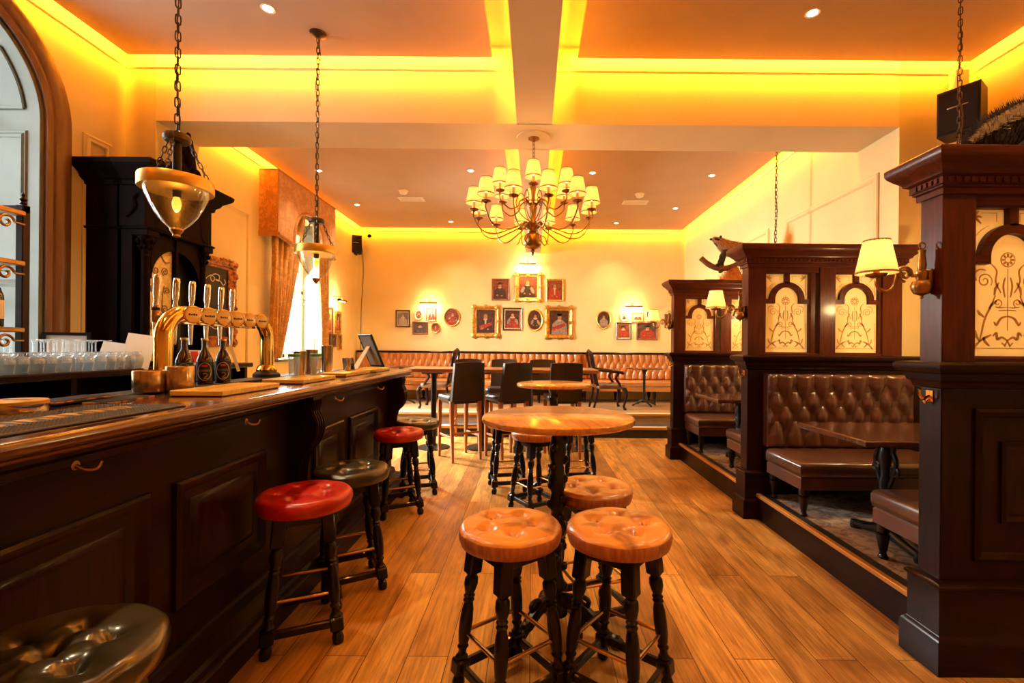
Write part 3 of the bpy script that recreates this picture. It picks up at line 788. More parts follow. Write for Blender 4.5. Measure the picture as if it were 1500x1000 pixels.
def make_bench(name, label, W, ML, MS, leg_m, rows, su, seat_h, back_h, depth, group, nleg=2, legback=True):
    """origin: back edge, end x=0, on its floor; seat faces -y"""
    t = thing(name, label, 'bench', group=group)
    b = tuft_panel(MB(), 0, W, seat_h+.01, back_h, -.115, .115, su, rows)
    b.build('backrest', ML, t, ang=70)
    b = MB()
    def seat(u, v):
        k = [(0,1,seat_h-.11,1),(1,1,0,0)][0]
        return (0,0,0)
    sx0, sx1, sy0, sy1 = -.005, W, -depth, -.07
    def ring(d): return [(sx0-d, sy0-d), (sx1+d, sy0-d), (sx1+d, sy1), (sx0-d, sy1)]
    b.ring_sweep(ring, [(-.01, seat_h-.105), (0, seat_h-.10), (.004, seat_h-.07), (.004, seat_h-.035), (-.004, seat_h-.012), (-.02, seat_h-.002), (-.06, seat_h+.004)])
    b.build('seat', MS, t, ang=60)
    b = MB(); b.ring_sweep(ring, [(-.012, seat_h-.20), (-.004, seat_h-.195), (-.004, seat_h-.115), (-.012, seat_h-.105)])
    b.build('apron', ML, t)
    lh = seat_h-.198
    xs = [.04+(W-.08)*i/(nleg-1) for i in range(nleg)]
    leg = None
    for x in xs:
        for y in ((-depth+.04, -.11) if legback else (-depth+.04,)):
            if leg is None: leg = MB().lathe(turned_foot(lh), 14).build('leg', leg_m, t); leg.location = (x, y, 0)
            else: reuse(leg, t, (x, y, 0))
    return t

# ---- long bench along the back wall, three lengths
for i, (x0, W, dy, lab) in enumerate(((-3.66, 2.12, 0, 'orange tufted leather bench along the back wall at the window corner'),
                                     (-1.52, 2.50, .16, 'orange tufted leather bench in the middle of the back wall behind the tall chairs'),
                                     (1.0, 2.16, 0, 'orange tufted leather bench along the back wall beside the booth end'))):
    t = make_bench('upholstered_bench', lab, W, ORANGEL, ORANGEL, DARK, 3, .135, .42, .955, .60, 'wall benches', 4)
    t.location = (x0, YW-.035-dy, .325)
    b = MB().box(-.005, W+.005, -.125, .0, .957, .985, .008); b.build('top_rail', DARKX, t)

# ================================================================== BOOTH PARTITIONS
def frame_rect(mb, x0, x1, z0, z1, yf, pr, s=-1):
    q = MB(); q.ring_sweep(lambda d: [(x0-d, z0-d), (x1+d, z0-d), (x1+d, z1+d), (x0-d, z1+d)], pr, True, False)
    mb.add([(p[0], yf+s*p[2], p[1]) for p in q.v], q.f)
RM = [(.0,0),(0,.010),(-.012,.018),(-.026,.012),(-.036,.012),(-.046,.0)]
def strokes_rosette(P, cx, cz, r):
    P.append(([(cx+r*cos(a), cz+r*sin(a)) for a in [2*PI*i/20 for i in range(21)]], .004))
    for k in range(8):
        a = 2*PI*k/8; P.append(([(cx+r*.35*cos(a), cz+r*.35*sin(a)), (cx+r*.85*cos(a), cz+r*.85*sin(a))], .007))
def motif(w, z0, z1, cx):
    P = []
    strokes_rosette(P, cx, z1-.115, .032)
    P.append(([(cx, z1-.155), (cx, z0+.10)], .002))
    for s in (-1, 1):
        sp = lambda pts, wd: P.append(([(cx+s*x, z0+z) for x, z in pts], wd))
        sp(smooth_path([(.125,.05),(.115,.10),(.10,.16),(.075,.21),(.055,.26)], 4), .007)             # stem
        sp(spiral(.105, .325, .005, .036, 0, 1.6, 22), .0045); sp(smooth_path([(.141,.325),(.15,.355),(.13,.375),(.10,.372)], 4), .005)
        for (x, z, a, L) in ((.125,.05,1.2,.055),(.125,.05,2.6,.06),(.125,.05,-.9,.045),(.11,.07,-2.2,.05),(.085,.20,2.4,.05),(.105,.16,.8,.045),(.06,.26,1.9,.06)):
            sp([(x, z), (x+L*.5*cos(a)+.006, z+L*.5*sin(a)), (x+L*cos(a), z+L*sin(a))], .010)
        sp(spiral(.045, .225, .004, .022, PI, 1.3, 18), .004); sp([(0,.205),(.03,.203),(.055,.207)], .004); sp([(0,.192),(.04,.190)], .003)
        sp(smooth_path([(0,.165),(.03,.155),(.05,.125),(.06,.14)], 4), .008)
        sp(smooth_path([(.0,.055),(.025,.07),(.045,.06),(.05,.09),(.065,.075)], 4), .009)
        sp([(0,.055),(.012,.03),(.025,.045)], .008)
        sp(smooth_path([(.03,.27),(.055,.32),(.05,.37),(.075,.40)], 4), .006)
        sp(smooth_path([(.012,.25),(.02,.30),(.012,.34)], 4), .006)
        P.append(([(cx+s*(w/2-.022), z0+.02), (cx+s*(w/2-.022), z1-.30)], .003))
    P.append(([(cx-w/2+.022, z0+.02), (cx+w/2-.022, z0+.02)], .003))
    return P
def ribbon(mb, pts, wd, y, th=.0012):
    n = len(pts)
    L, Rr = [], []
    for i, (x, z) in enumerate(pts):
        a = pts[max(0, i-1)]; b = pts[min(n-1, i+1)]; dx, dz = b[0]-a[0], b[1]-a[1]; l = math.hypot(dx, dz) or 1
        k = wd*.64*(1 if n == 2 else (.25+.75*sin(PI*min(1, .12+.76*i/(n-1)))))
        L.append((x-dz/l*k, z+dx/l*k)); Rr.append((x+dz/l*k, z-dx/l*k))
    vs = [(p[0], y, p[1]) for p in L] + [(p[0], y, p[1]) for p in Rr] + [(p[0], y-th, p[1]) for p in L] + [(p[0], y-th, p[1]) for p in Rr]
    fs = []
    for i in range(n-1):
        fs += [(i, i+1, n+i+1, n+i), (2*n+i, 2*n+i+1, 3*n+i+1, 3*n+i), (i, i+1, 2*n+i+1, 2*n+i), (n+i, n+i+1, 3*n+i+1, 3*n+i)]
    mb.add(vs, fs)
CORN = [(.0,2.09),(.012,2.09),(.012,2.115),(.022,2.12),(.022,2.128),(.03,2.13),(.03,2.16),(.046,2.168),(.05,2.18),(.075,2.205),(.092,2.225),(.098,2.24),(.098,2.262),(.09,2.27)]
LEDG = [(.0,1.235),(.016,1.24),(.022,1.262),(.034,1.272),(.040,1.30),(.062,1.312),(.070,1.325),(.070,1.342),(.060,1.352),(.0,1.356)]
def make_partition(label, Yf, xu, xl, panelled):
    T = .12; X0 = 1.80
    t = thing('booth_partition', label, 'partition', (X0, Yf, 0), group='glazed booth partitions')
    W, Wl = xu-X0, xl-X0
    b = MB().box(0, Wl, 0, T, .37, 1.26, .004)
    frame_rect(b, .16, .16+.62, .50, 1.13, 0, [(.02,0),(.02,.012),(.006,.020),(-.014,.010),(-.02,-.0)])
    if panelled:
        frame_rect(b, .27, .67, .66, .99, 0, [(.014,0),(.014,.012),(0,.018),(-.02,.012),(-.02,0)])
        frame_rect(b, .92, 1.56, .50, 1.13, 0, [(.02,0),(.02,.012),(.006,.020),(-.014,.010),(-.02,-.0)])
        frame_rect(b, 1.03, 1.45, .66, .99, 0, [(.014,0),(.014,.012),(0,.018),(-.02,.012),(-.02,0)])
    b.build('lower_panel', DARK, t)
    b = MB().rect_mould(0, Wl, 0, T, [(.047,0),(.047,.135),(.040,.150),(.030,.158),(.026,.165),(.026,.36),(.034,.366),(.036,.378),(.022,.388),(.0,.394)])
    b.build('plinth', DARKX, t)
    MB().rect_mould(0, Wl, 0, T, LEDG).build('ledge', DARKX, t)
    # posts
    pane_w = .385
    xs = [(.15, .15+pane_w), (.735, .735+pane_w)]
    for (a, c_) in ((0, .148), (.537, .58), (.60, .733), (W-.165, W)):
        MB().box(a, c_, 0 if c_-a > .1 else .03, T if c_-a > .1 else T-.03, 1.35, 2.10, .004).build('post', REDW, t)
    MB().box(.13, W-.1, .01, T-.01, 2.045, 2.11, .004).build('top_rail', REDX, t)
    MB().box(.13, W-.1, .01, T-.01, 1.345, 1.372, .004).build('bottom_rail', REDX, t)
    co = MB().rect_mould(0, W, 0, T, CORN).build('cornice', REDX, t)
    d = MB(); n = int(W/.034)
    for i in range(n+1): d.box(i*W/n-.010, i*W/n+.010, -.036, -.028, 2.134, 2.156)
    for i in range(5): d.box(-.036, -.028, .0+.028*i-.008, .0+.028*i+.008, 2.134, 2.156)
    d.build('dentil_moulding', REDX, co)
    for (a, c_) in xs:
        cx = (a+c_)/2; zb, zt, zh = 1.37, 2.05, 1.79
        s = thing('sash', None, None); s.parent = t
        MB().box(a-.01, c_+.01, T*.5-.004, T*.5+.004, zb-.01, zt+.01).build('pane', FROST, s)
        g = MB()
        ro, ri = .146, .102
        pts = [(cx-ri, zh)] + [(cx-ri*cos(PI*i/20), zh+.036+ri*sin(PI*i/20)) for i in range(21)] + [(cx+ri, zh), (c_, zh), (c_, zh+.036), (cx+ro, zh+.036)] + [(cx+ro*cos(PI*i/20), zh+.036+ro*sin(PI*i/20)) for i in range(1, 21)] + [(a, zh+.036), (a, zh)]
        g.prism(pts, .028, T*.5, 'y')
        g.box(cx-.02, cx+.02, .028, T*.5, zh+.036+ro-.01, zt)
        frame_rect(g, a, c_, zb, zt, .028, [(.012,-.03),(.012,.006),(0,.010),(-.010,.004),(-.010,-.03)])
        g.build('glazing_bars', REDX, s)
        e = MB()
        for pts, wd in motif(pane_w, zb+.025, 1.93, cx): ribbon(e, pts, wd, T*.5-.0045)
        for sx, xa in ((1, a+.025), (-1, c_-.025)):
            L = []
            L.append(([(xa, 1.86), (xa, 2.02)], .003)); L.append(([(xa+sx*.045, 2.025), (xa+sx*.115, 2.025), (xa+sx*.115, 1.985)], .003))
            L.append(([(xa+sx*(.142-.155*cos(q)), 1.826+.155*sin(q)) for q in [.25+.13*i for i in range(8)]], .003))
            for q, l in ((.2,.035),(1.0,.04),(-.6,.04),(1.9,.03)):
                L.append(([(xa+sx*.012, 2.01), (xa+sx*(.012+l*.5*cos(q)), 2.01+l*.5*sin(q)-.004), (xa+sx*(.012+l*cos(q)), 2.01+l*sin(q)-.01)], .008))
            for pts, wd in L: ribbon(e, [(x, min(z, 2.04)) for x, z in pts], wd, T*.5-.0045)
        e.build('etching', ETCH, s)
    h = MB()
    h.box(-.004, 0, .04, .08, 1.17, 1.225, .004)
    h.tube(smooth_path([(0,.06,1.20),(-.03,.06,1.185),(-.045,.06,1.20),(-.048,.06,1.225)], 5), .006, 8)
    h.tube(smooth_path([(0,.06,1.185),(-.02,.06,1.165),(-.028,.06,1.175)], 4), .005, 8)
    h.lathe([(0,-.009),(.009,0),(0,.009)], 10, c=(-.048,.06,1.228))
    hk = h.build('coat_hook', BRASS, t); hk['label'] = 'brass coat hook'
    return t
make_partition('dark panelled booth partition with glazed top, cut by the picture edge', 2.04, 3.10, 3.80, True)
make_partition('middle booth partition with two etched panes above a brown tufted bench', 3.88, 3.09, 3.80, False)
make_partition('farthest-in booth partition, next to the rear steps, carrying the branch-mounted animal', 5.92, 3.06, 3.19, False)
for (Yf, lab, lab2) in ((3.88, 'brown tufted leather booth bench on the middle partition', 'brown leather bench seat facing the dark booth table, partly hidden by the panelled pillar'),
                        (5.92, 'brown tufted leather booth bench on the partition beside the rear steps', 'brown leather booth bench seat behind the middle partition post')):
    t = make_bench('booth_bench', lab, 1.19, BROWNL, BROWNS, BLACKW, 4, .148, .395, 1.0, .56, 'booth benches', 2)
    t.location = (1.93, Yf-.004, .20)
    c_ = dup(t, (3.13, Yf-1.84+.125, .20), PI, lab2)
    c_.scale = (.95, 1, 1)
def make_booth_table(label):
    t = thing('booth_table', label, 'table', group='booth tables')
    MB().box(0, 1.16, -.33, .33, .665, .70, .006).build('table_top', TOPW2, t)
    for x in (.36, .92):
        p = thing('pedestal', None, None); p.parent = t; p.location = (x, 0, 0)
        b = MB().lathe([(.04,.08),(.045,.12),(.026,.16),(.03,.22),(.022,.26),(.034,.32),(.038,.38),(.024,.43),(.03,.5),(.04,.55),(.028,.60),(.07,.65),(.07,.665)], 16)
        for s in (-1, 1):
            b.tube([(0, s*y, z) for y, z in smooth_path([(.02,.34),(.06,.42),(.085,.52),(.06,.58),(.09,.64),(.16,.66)], 4)], .014, 8)
            b.tube([(0, s*y, z) for y, z in spiral(.075, .46, .006, .034, 0, 1.4, 16)], .010, 6)
        b.build('column', BLACKM, p)
        b = MB().tube([(0, -.27, .03), (0, -.12, .06), (0, 0, .10), (0, .12, .06), (0, .27, .03)], [.024,.028,.045,.028,.024], 10)
        for s in (-1, 1): b.lathe([(0,0),(.03,0),(.034,.015),(.026,.05),(0,.055)], 12, c=(0, s*.265, 0))
        b.build('foot', BLACKM, p)
    return t
bt = make_booth_table('glossy dark rectangular booth table before the middle partition bench'); bt.location = (1.845, 2.89, .20)
dup(bt, (1.845, 4.93, .20), None, 'glossy dark booth table in the rear booth, half hidden by the middle partition post')
# ================================================================== BAR
bar = thing('bar_counter', 'long dark panelled bar counter with a polished wooden top and rounded end', 'bar', (0,0,0))
CZ = 1.168; BF = -1.38
b = MB().box(BF-.40, BF, -1.6, 4.58, .0, 1.11, .004)
b.box(-1.90, -1.72, -1.6, 4.58, 0, 1.11)
b.build('body', DARKY, bar)
def bar_panel(y0, y1, z0=.37, z1=.865):
    m = MB(); q = MB()
    q.ring_sweep(lambda d: [(y0-d, z0-d), (y1+d, z0-d), (y1+d, z1+d), (y0-d, z1+d)], [(0,0),(0,.014),(-.010,.022),(-.026,.016),(-.04,.004),(-.05,.0)], True, False)
    m.add([(BF+p[2], p[0], p[1]) for p in q.v], q.f)
    q = MB(); q.ring_sweep(lambda d: [(y0-d, z0-d), (y1+d, z0-d), (y1+d, z1+d), (y0-d, z1+d)], [(-.085,-.002),(-.09,.004),(-.115,.012),(-.13,.012)], True, True)
    m.add([(BF+p[2], p[0], p[1]) for p in q.v], q.f)
    m.build('panel', DARK, bar)
for y0, y1 in ((-.35, .35), (1.0, 1.667), (1.79, 2.39), (2.92, 3.37), (3.49, 4.12)): bar_panel(y0, y1)
m = MB(); pr = [(.0,0),(.13,0),(.13,.10),(.118,.115),(.10,.122),(.09,.14),(.03,.165),(.022,.20),(.012,.215),(0,.22)]
m.ring_sweep(lambda d: [(BF+d, -1.6), (BF+d, 4.58+d), (-1.9, 4.58+d)], pr, False); m.build('plinth', DARKY, bar)
m = MB(); pr = [(.0,1.03),(.012,1.035),(.018,1.06),(.04,1.075),(.048,1.10),(.048,1.115),(0,1.115)]
m.ring_sweep(lambda d: [(BF+d, -1.6), (BF+d, 4.58+d), (-1.9, 4.58+d)], pr, False); m.build('frieze_moulding', DARKY, bar)
# counter top with a rounded nosing and a rounded outer corner
def top_outline(d):
    r = .17; P = [(-1.92, -1.6), (-1.22+d, -1.6)]
    P += [(-1.22-r+(r+d)*cos(a), 4.86-r+(r+d)*sin(a)) for a in [PI/2*i/14 for i in range(15)]]
    P += [(-1.92, 4.86+d)]
    return P
m = MB().ring_sweep(top_outline, [(-.05, CZ-.058),(-.012, CZ-.058),(-.004, CZ-.052),(-.004, CZ-.046),(-.014, CZ-.042),(-.014, CZ-.038),(-.002,CZ-.034),(.0, CZ-.022),(-.002, CZ-.010),(-.010, CZ-.002),(-.02, CZ)])
m.build('counter_top', COUNTER, bar, ang=50)
m = MB().box(-1.92, -1.77, -1.6, 4.30, CZ, CZ+.012, .003); m.build('rubber_strip', RUBBER, bar)
for y in (.72, 2.70, 4.50):     # scrolled corbels under the overhang
    m = MB(); pts = [(0, .50), (.03, .52), (.05, .60), (.055, .70), (.075, .78), (.12, .83), (.15, .90), (.148, .97), (.125, 1.02), (.13, 1.06), (.135, 1.11), (0, 1.11)]
    pts = [(p[0], p[1]) for p in smooth_path([(x, z, 0) for x, z in pts[:-1]], 4)] + [(0, 1.11)]
    m.prism([(BF+x, z) for x, z in pts], y-.055, y+.055, 'y')
    for k in range(4): m.tube([(BF+x+.002, y-.040+.0267*k, z) for x, z in pts[2:-3]], .008, 6)
    m.build('corbel', DARK, bar)
for y in (.55, 1.353, 2.16, 3.14, 4.0):
    m = MB().lathe([(.014,0),(.014,.004),(.0,.005)], 12, mat=Matrix.Rotation(PI/2, 4, 'Y'), c=(BF+.048, y, 1.045))
    m.tube(smooth_path([(BF+.05, y, 1.045), (BF+.07, y+.012, 1.03), (BF+.085, y+.03, 1.03), (BF+.088, y+.042, 1.048)], 5), .0055, 8)
    o = m.build('bag_hook', BRASSD, bar); o['label'] = 'small brass bag hook'

# ---- back bar
bb = thing('back_bar', 'dark wooden back bar counter carrying the rows of upturned glasses', 'bar', (0,0,0))
MB().box(-3.50, -3.42, -1.0, 4.05, 0, 1.19).box(-3.30, -3.25, 4.05, 4.83, 0, 1.19).box(-3.45, -3.0, -1.0, 4.05, 0, .08).box(-3.3, -3.0, 4.05, 4.83, 0, .08).box(-3.45, -3.0, -1.0, 4.05, .62, .65).build('carcass', DARKY, bb)
MB().box(-3.545, -2.90, -1.0, 4.05, 1.175, 1.22, .008).box(-3.30, -2.90, 4.04, 4.83, 1.175, 1.22, .008).build('counter_top', DARKY, bb)
for y in (-.97, .5, 1.6, 2.4, 3.0, 3.9, 4.80): MB().box(-3.45 if y < 4 else -3.29, -2.96, y-.02, y+.02, .0, 1.18).build('divider_panel', DARK, bb)
for (x, y, rz, c_, lab) in ((-2.99, 2.62, .2, CREAM, 'loose cream papers lying flat under the back bar top beside the divider'), (-2.97, 2.86, -.3, WHITE, 'pale folded papers on the upper ledge of the back bar opening'), (-2.95, 3.2, .1, CREAM, 'brown papers in the back bar opening behind the steel cups')):
    t = thing('papers', lab, 'papers', (x, y, .652), rz)
    for k in range(3): MB().box(-.10+.01*k, .11-.012*k, -.15, .15-.02*k, .0+.004*k, .0035+.004*k).xf(Matrix.Rotation(.12*k, 4, 'Z')).build('sheet', c_ if k != 1 else WHITE, t)

# ---- glasses
def tumbler(h=.10, r=.036): return MB().lathe([(0,.008),(r*.84,.008),(r*.86,.0),(r*.9,.0),(r,h),(r-.003,h),(r*.82,.012),(0,.012)], 18, caps=False)
GL = 'glasses on the back bar'
front = None; seed = random.Random(3)
ys = [2.52+.079*i for i in range(13)]
lab1 = 'upturned clear tumbler in the front row of glasses on the back bar'
lab2 = 'upturned clear tumbler in the second row of glasses on the back bar'
lab3 = 'upturned stemmed wine glass in the tall row along the back bar'
lab5 = 'upturned stemmed wine glass in the middle of the tall rows on the back bar'
lab4, lab5 = lab5, 'upturned stemmed wine glass in the rearmost row along the back bar'
tum = None; wine = None
def up_tumbler(): return MB().lathe([(.031,0),(.034,.02),(.040,.055),(.039,.078),(.030,.098),(.014,.108),(.012,.118),(.026,.122),(.027,.126),(0,.127)], 18, caps=False).lathe([(.029,0),(.038,.055),(.037,.076),(.026,.094),(0,.100)], 18, caps=False)
def up_wine():
    return MB().lathe([(.031,0),(.036,.03),(.040,.065),(.034,.095),(.018,.115),(.006,.122),(.0045,.13),(.0042,.185),(.010,.195),(.034,.203),(.035,.206),(0,.208)], 18, caps=False)
for row, x in enumerate((-2.945, -3.035)):
    for i, y in enumerate(ys):
        if row == 1 and i % 8 == 7: continue
        if tum is None: tum = up_tumbler().build('tumbler', GLASS); o = tum
        else: o = tum.copy(); C.objects.link(o)
        o.location = (x+seed.uniform(-.006,.006), y+seed.uniform(-.008,.008)+.04*row, 1.22); tag(o, lab1 if row == 0 else lab2, 'glass', 'tumblers in the front row' if row == 0 else 'tumblers in the second row')
for row, x in enumerate((-3.13, -3.23, -3.33)):
    for i, y in enumerate([2.62+.086*k for k in range(10)]):
        if row == 2 and 2.70 < y < 2.84 or row == 0 and 2.72 < y < 2.86: continue
        if wine is None: wine = up_wine().build('wine_glass', GLASS); o = wine
        else: o = wine.copy(); C.objects.link(o)
        o.location = (x+seed.uniform(-.006,.006), y+seed.uniform(-.008,.008)+.045*row, 1.22); tag(o, (lab3, lab4, lab5)[row], 'glass', ('wine glasses in the tall row', 'wine glasses in the middle tall row', 'wine glasses in the rearmost row')[row])
# pale sheets propped up behind the glasses
for (x, y, z, w_, h_, rz, tilt, lab) in ((-2.955, 3.44, 1.222, .17, .27, .55, .35, 'white menu sheet leaning at the cupboard end of the glasses'), (-3.06, 3.335, 1.222, .14, .20, .35, .3, 'smaller white sheet propped among the glasses')):
    t = MB().box(-w_/2, w_/2, -.002, .002, 0, h_).build('menu_sheet', WHITE); tag(t, lab, 'menu'); t.location = (x, y, z); t.rotation_euler = (-tilt, .15, rz)
t = thing('framed_card', 'dark framed white card standing behind the glasses by the orange wall', 'framed card', (-3.46, 3.45, 1.22), .55)
MB().rect_mould(-.13, .13, 0, .0, [(0,0)]) if False else None
q = MB(); q.ring_sweep(lambda d: [(-.11-d, .02-d), (.11+d, .02-d), (.11+d, .24+d), (-.11-d, .24+d)], [(0,0),(0,.012),(.02,.014),(.024,.0)], True, False); q.v = [(p[0], -p[2], p[1]) for p in q.v]
q.build('frame', BLACKP, t); MB().box(-.11, .11, -.004, .0, .02, .24).build('card', WHITE, t)

# ---- shelf rack with bottle at the picture edge
rk = thing('bottle_rack', 'dark upright rack with three gilded shelves standing on the back bar', 'shelf', (0,0,0))
MB().box(-3.115, -3.07, 2.79, 2.835, 1.22, 2.235, .004).lathe([(.012,2.235),(.018,2.245),(.010,2.255),(.02,2.27),(.008,2.285),(.010,2.30),(0,2.315)], 12, c=(-3.092,2.812,0)).build('post', DARK, rk)
MB().box(-3.40, -3.355, 2.79, 2.835, 1.22, 2.235, .004).build('post', DARK, rk)
MB().box(-3.40, -3.07, 2.795, 2.83, 2.19, 2.23).build('top_rail', DARK, rk)
for z in (2.165, 1.865, 1.465):
    MB().box(-3.40, -3.06, 1.0, 2.80, z, z+.028, .004).build('shelf', BRASSD, rk)
    m = MB(); m.tube([(-3.07, y_, z-.05) for y_ in (1.0, 2.60)] , .007, 8)
    pts = spiral(2.70, z-.055, .045, .012, .2, 1.15, 18)
    m.tube([(-3.07, y_, z_) for y_, z_ in pts], .008, 8); m.tube([(-3.07, 2.745, z-.05), (-3.07, 2.80, z-.05)], .006, 6)
    m.tube(smooth_path([(-3.07, 2.655, z-.06), (-3.07, 2.60, z-.085), (-3.07, 2.52, z-.06), (-3.07, 2.45, z-.05)], 5), .007, 8)
    m.build('scroll_rail', BRASSD, rk)
def bottle(name, label, loc, H, r, gm, neckcap, labm, group=None):
    t = thing(name, label, 'bottle', loc, group=group)
    MB().lathe([(0,0),(r*.94,0),(r,.008),(r,H*.50),(r*.98,H*.54),(r*.72,H*.66),(r*.40,H*.75),(r*.36,H*.80),(r*.36,H*.955),(r*.43,H*.96),(r*.43,H*.985),(r*.36,H),(0,H)], 24).build('glass_body', gm, t)
    if labm: MB().lathe([(r+.0008,H*.14),(r+.0012,H*.15),(r+.0012,H*.45),(r+.0008,H*.46)], 24, caps=False).build('paper_label', labm, t)
    MB().lathe([(r*.40,H*.80 if neckcap[1] else H*.955),(r*.44,H*.81 if neckcap[1] else H*.96),(r*.46,H*.99),(r*.42,H*1.004),(0,H*1.006)], 18).build('cap', neckcap[0], t)
    return t
bottle('champagne_bottle', 'dark champagne bottle with a pale label on the lowest rack shelf', (-3.12, 2.68, 1.493), .34, .045, GREENG, (mat('orange foil', (.62,.16,.02), None, .35, .5), 1), CREAM)
bottle('wine_bottle', 'dark wine bottle with cream label on the middle rack shelf', (-3.2, 2.52, 1.893), .25, .038, GREENG, (BLACKP, 1), CREAM)

# ---- beer font: arched brass T-bar with taps
ft = thing('beer_font', 'arched brass beer font with round lens badges and chrome tap handles', 'beer tap', (0,0,0))
fx = -1.86; fz0 = CZ+.012; y0, y1, zt = 2.34, 3.25, 1.565
m = MB()
pth = [(fx, y0, fz0)] + [(fx, y0, fz0+.05*i) for i in range(1, 4)] + [(fx, y0+.13-.13*cos(a), zt-.13+.13*sin(a)) for a in [PI/2*i/8 for i in range(9)]] + [(fx, y1-.13+.13*sin(a), zt-.13+.13*cos(a)) for a in [PI/2*i/8 for i in range(9)]] + [(fx, y1, fz0+.05*i) for i in range(3, 0, -1)] + [(fx, y1, fz0)]
m.tube(pth, .041, 22); m.build('arch_tube', BRASS, ft)
MB().lathe([(.085,fz0),(.085,fz0+.02),(.07,fz0+.035),(.05,fz0+.04)], 26, c=(fx,y1,0)).build('flange', RUBBER, ft)
MB().lathe([(.062,fz0+.035),(.066,fz0+.05),(.055,fz0+.075),(.043,fz0+.085)], 26, c=(fx,y1,0)).build('collar', BRASS, ft)
MB().lathe([(.058,fz0),(.06,fz0+.018),(.043,fz0+.025)], 26, c=(fx,y0,0)).build('collar', BRASS, ft)
MB().box(fx-.075, fx-.02, y0+.12, y1-.10, zt-.055, zt-.040, .003).build('drip_rail', CHROME, ft)
lensm = mat('amber lens badge', (.95,.64,.12), (.88,.54,.09), .3, coat=.5, sc=8)
for k, x in enumerate((285, 308, 330, 349, 368, 385)):
    y = 1.80*680/(780-x)
    q = thing('lens_badge', None, None); q.parent = ft; q.location = (fx+.035, y, zt-.005); q.rotation_euler = (0,0,-.35)
    Mx = Matrix.Rotation(PI/2, 4, 'Y')
    MB().lathe([(.022,0),(.022,.012),(.047,.014),(.049,.020),(.047,.027),(.043,.029)], 28, mat=Mx, caps=False).build('rim', BRASS, q)
    MB().lathe([(.044,.0265),(.03,.029),(0,.030)], 28, mat=Mx, caps=False).build('lens', lensm, q)
    g = MB()
    for j in range(4+k % 2): g.box(.0285, .0312, -.026+.0115*j, -.026+.0115*j+.008, -.006, .005-.002*(j % 2))
    g.build('lens_print', BLACKP, q)
for k, x in enumerate((216, 245, 269, 292, 312.6, 329.6)):
    y = 2.0*680/(780-x)
    q = thing('tap', None, None); q.parent = ft; q.location = (fx-.10, y, zt)
    m = MB().lathe([(.010,.0),(.015,.015),(.011,.03),(.012,.04),(.017,.07),(.018,.15),(.016,.166),(.012,.17),(0,.171)], 16, sx=1, sy=.8, c=(0,0,.03)); m.xf(Matrix.Rotation(-.06, 4, 'X')); m.build('handle', CHROME, q)
    MB().lathe([(.016,-.05),(.018,-.03),(.018,.01),(.013,.02),(.013,.035),(0,.035)], 16).build('valve', BRASSD if k == 0 else CHROME, q)
    if k == 0: MB().lathe([(.019,.012),(.019,.026)], 16).build('ring', BLACKP, q)
    MB().lathe([(.006,-.165),(.008,-.165),(.013,-.05),(.0,-.048)], 14).build('spout', CHROME, q)
    MB().tube([(0,0,-.015),(.08,0,-.012)], .010, 10).build('shank', CHROME, q)

# ---- things on the counter
t = thing('bar_runner', 'black ribbed rubber bar runner with gold print along the counter edge', 'bar mat', (-1.45, 1.20, CZ))
m = MB().box(-.155, .155, -.55, .54, 0, .008, .003); m.build('mat', RUBBER, t)
m = MB()
for i in range(27):
    for j in range(93):
        x, y = -.143+.011*i, -.535+.0115*j
        if abs(x) < .05 and -.5 < y < .47: continue
        a = .0036; m.add([(x-a, y-a, .008), (x+a, y-a, .008), (x+a, y+a, .008), (x-a, y+a, .008), (x, y, .0115)], [(0,1,4),(1,2,4),(2,3,4),(3,0,4)])
tag(m.build('rubber_nib_grating', RUBBER, t), kind='stuff')
m = MB(); g = random.Random(11)
y = -.47
while y < .44:
    w_ = g.choice((.03, .04, .05, .028))
    if True:
        ph = g.random()
        m.prism([(.036, y), (-.036, y+.012), (-.036, y+.012+w_*.35), (.0, y+.004+w_*.4), (.036, y+w_*.35)], .0082, .0100, 'z')
        m.prism([(.012-.04*ph, y+w_*.45), (-.036, y+w_*.55), (-.034, y+w_*.85), (.03*ph, y+w_*.8)], .0082, .0100, 'z')
    y += w_
m.build('gold_lettering', GOLDP, t)
t = thing('coaster_stack', 'round stack of gold-topped coasters in a silver holder on the counter', 'coasters', (-1.76, 1.58, CZ))
MB().lathe([(0,0),(.082,0),(.084,.004),(.084,.026),(.080,.026)], 32).build('holder', CHROME, t)
m = MB().lathe([(.080,.022),(.083,.026),(.083,.036),(.079,.039),(0,.040)], 32); m.build('coaster', GOLDP, t)
m = MB()
for k in range(7): m.box(-.05+.0145*k, -.05+.0145*k+.010, -.010+.004*(k % 2), .012, .0398, .0406)
m.build('print', mat('brown print', (.22,.10,.02), None, .6), t)
for (x, y, rz, lab) in ((-1.79, 1.80, .12, 'flat orange edged menu booklet behind the rubber bar runner'), (-1.70, 1.92, .2, 'second flat menu booklet nearer the drip tray, behind the runner')):
    t = thing('menu_booklet', lab, 'menu', (x, y, CZ+.013 if x < -1.75 else CZ), rz)
    MB().box(-.055, .055, -.13, .13, 0, .006, .001).build('cover', mat('menu cover', (.40,.17,.05), (.06,.025,.012), .5, sc=14, pos=(.46,.52)), t)
    MB().box(-.052, .052, -.127, .127, .006, .0085).build('page', BLACKP, t)
def cup(name, label, loc, r, h):
    t = thing(name, label, 'cup', loc)
    MB().lathe([(0,0),(r*.96,0),(r,.004),(r,h-.003),(r-.002,h),(r-.006,h),(r-.008,h-.01),(r-.008,.012),(0,.012)], 40).build('cup', mat(name+' brushed brass steel', (.62,.44,.24), (.40,.24,.10), .24, .95, scale=(16,16,.15), sc=2.2, pos=(.35,.6)), t); return t
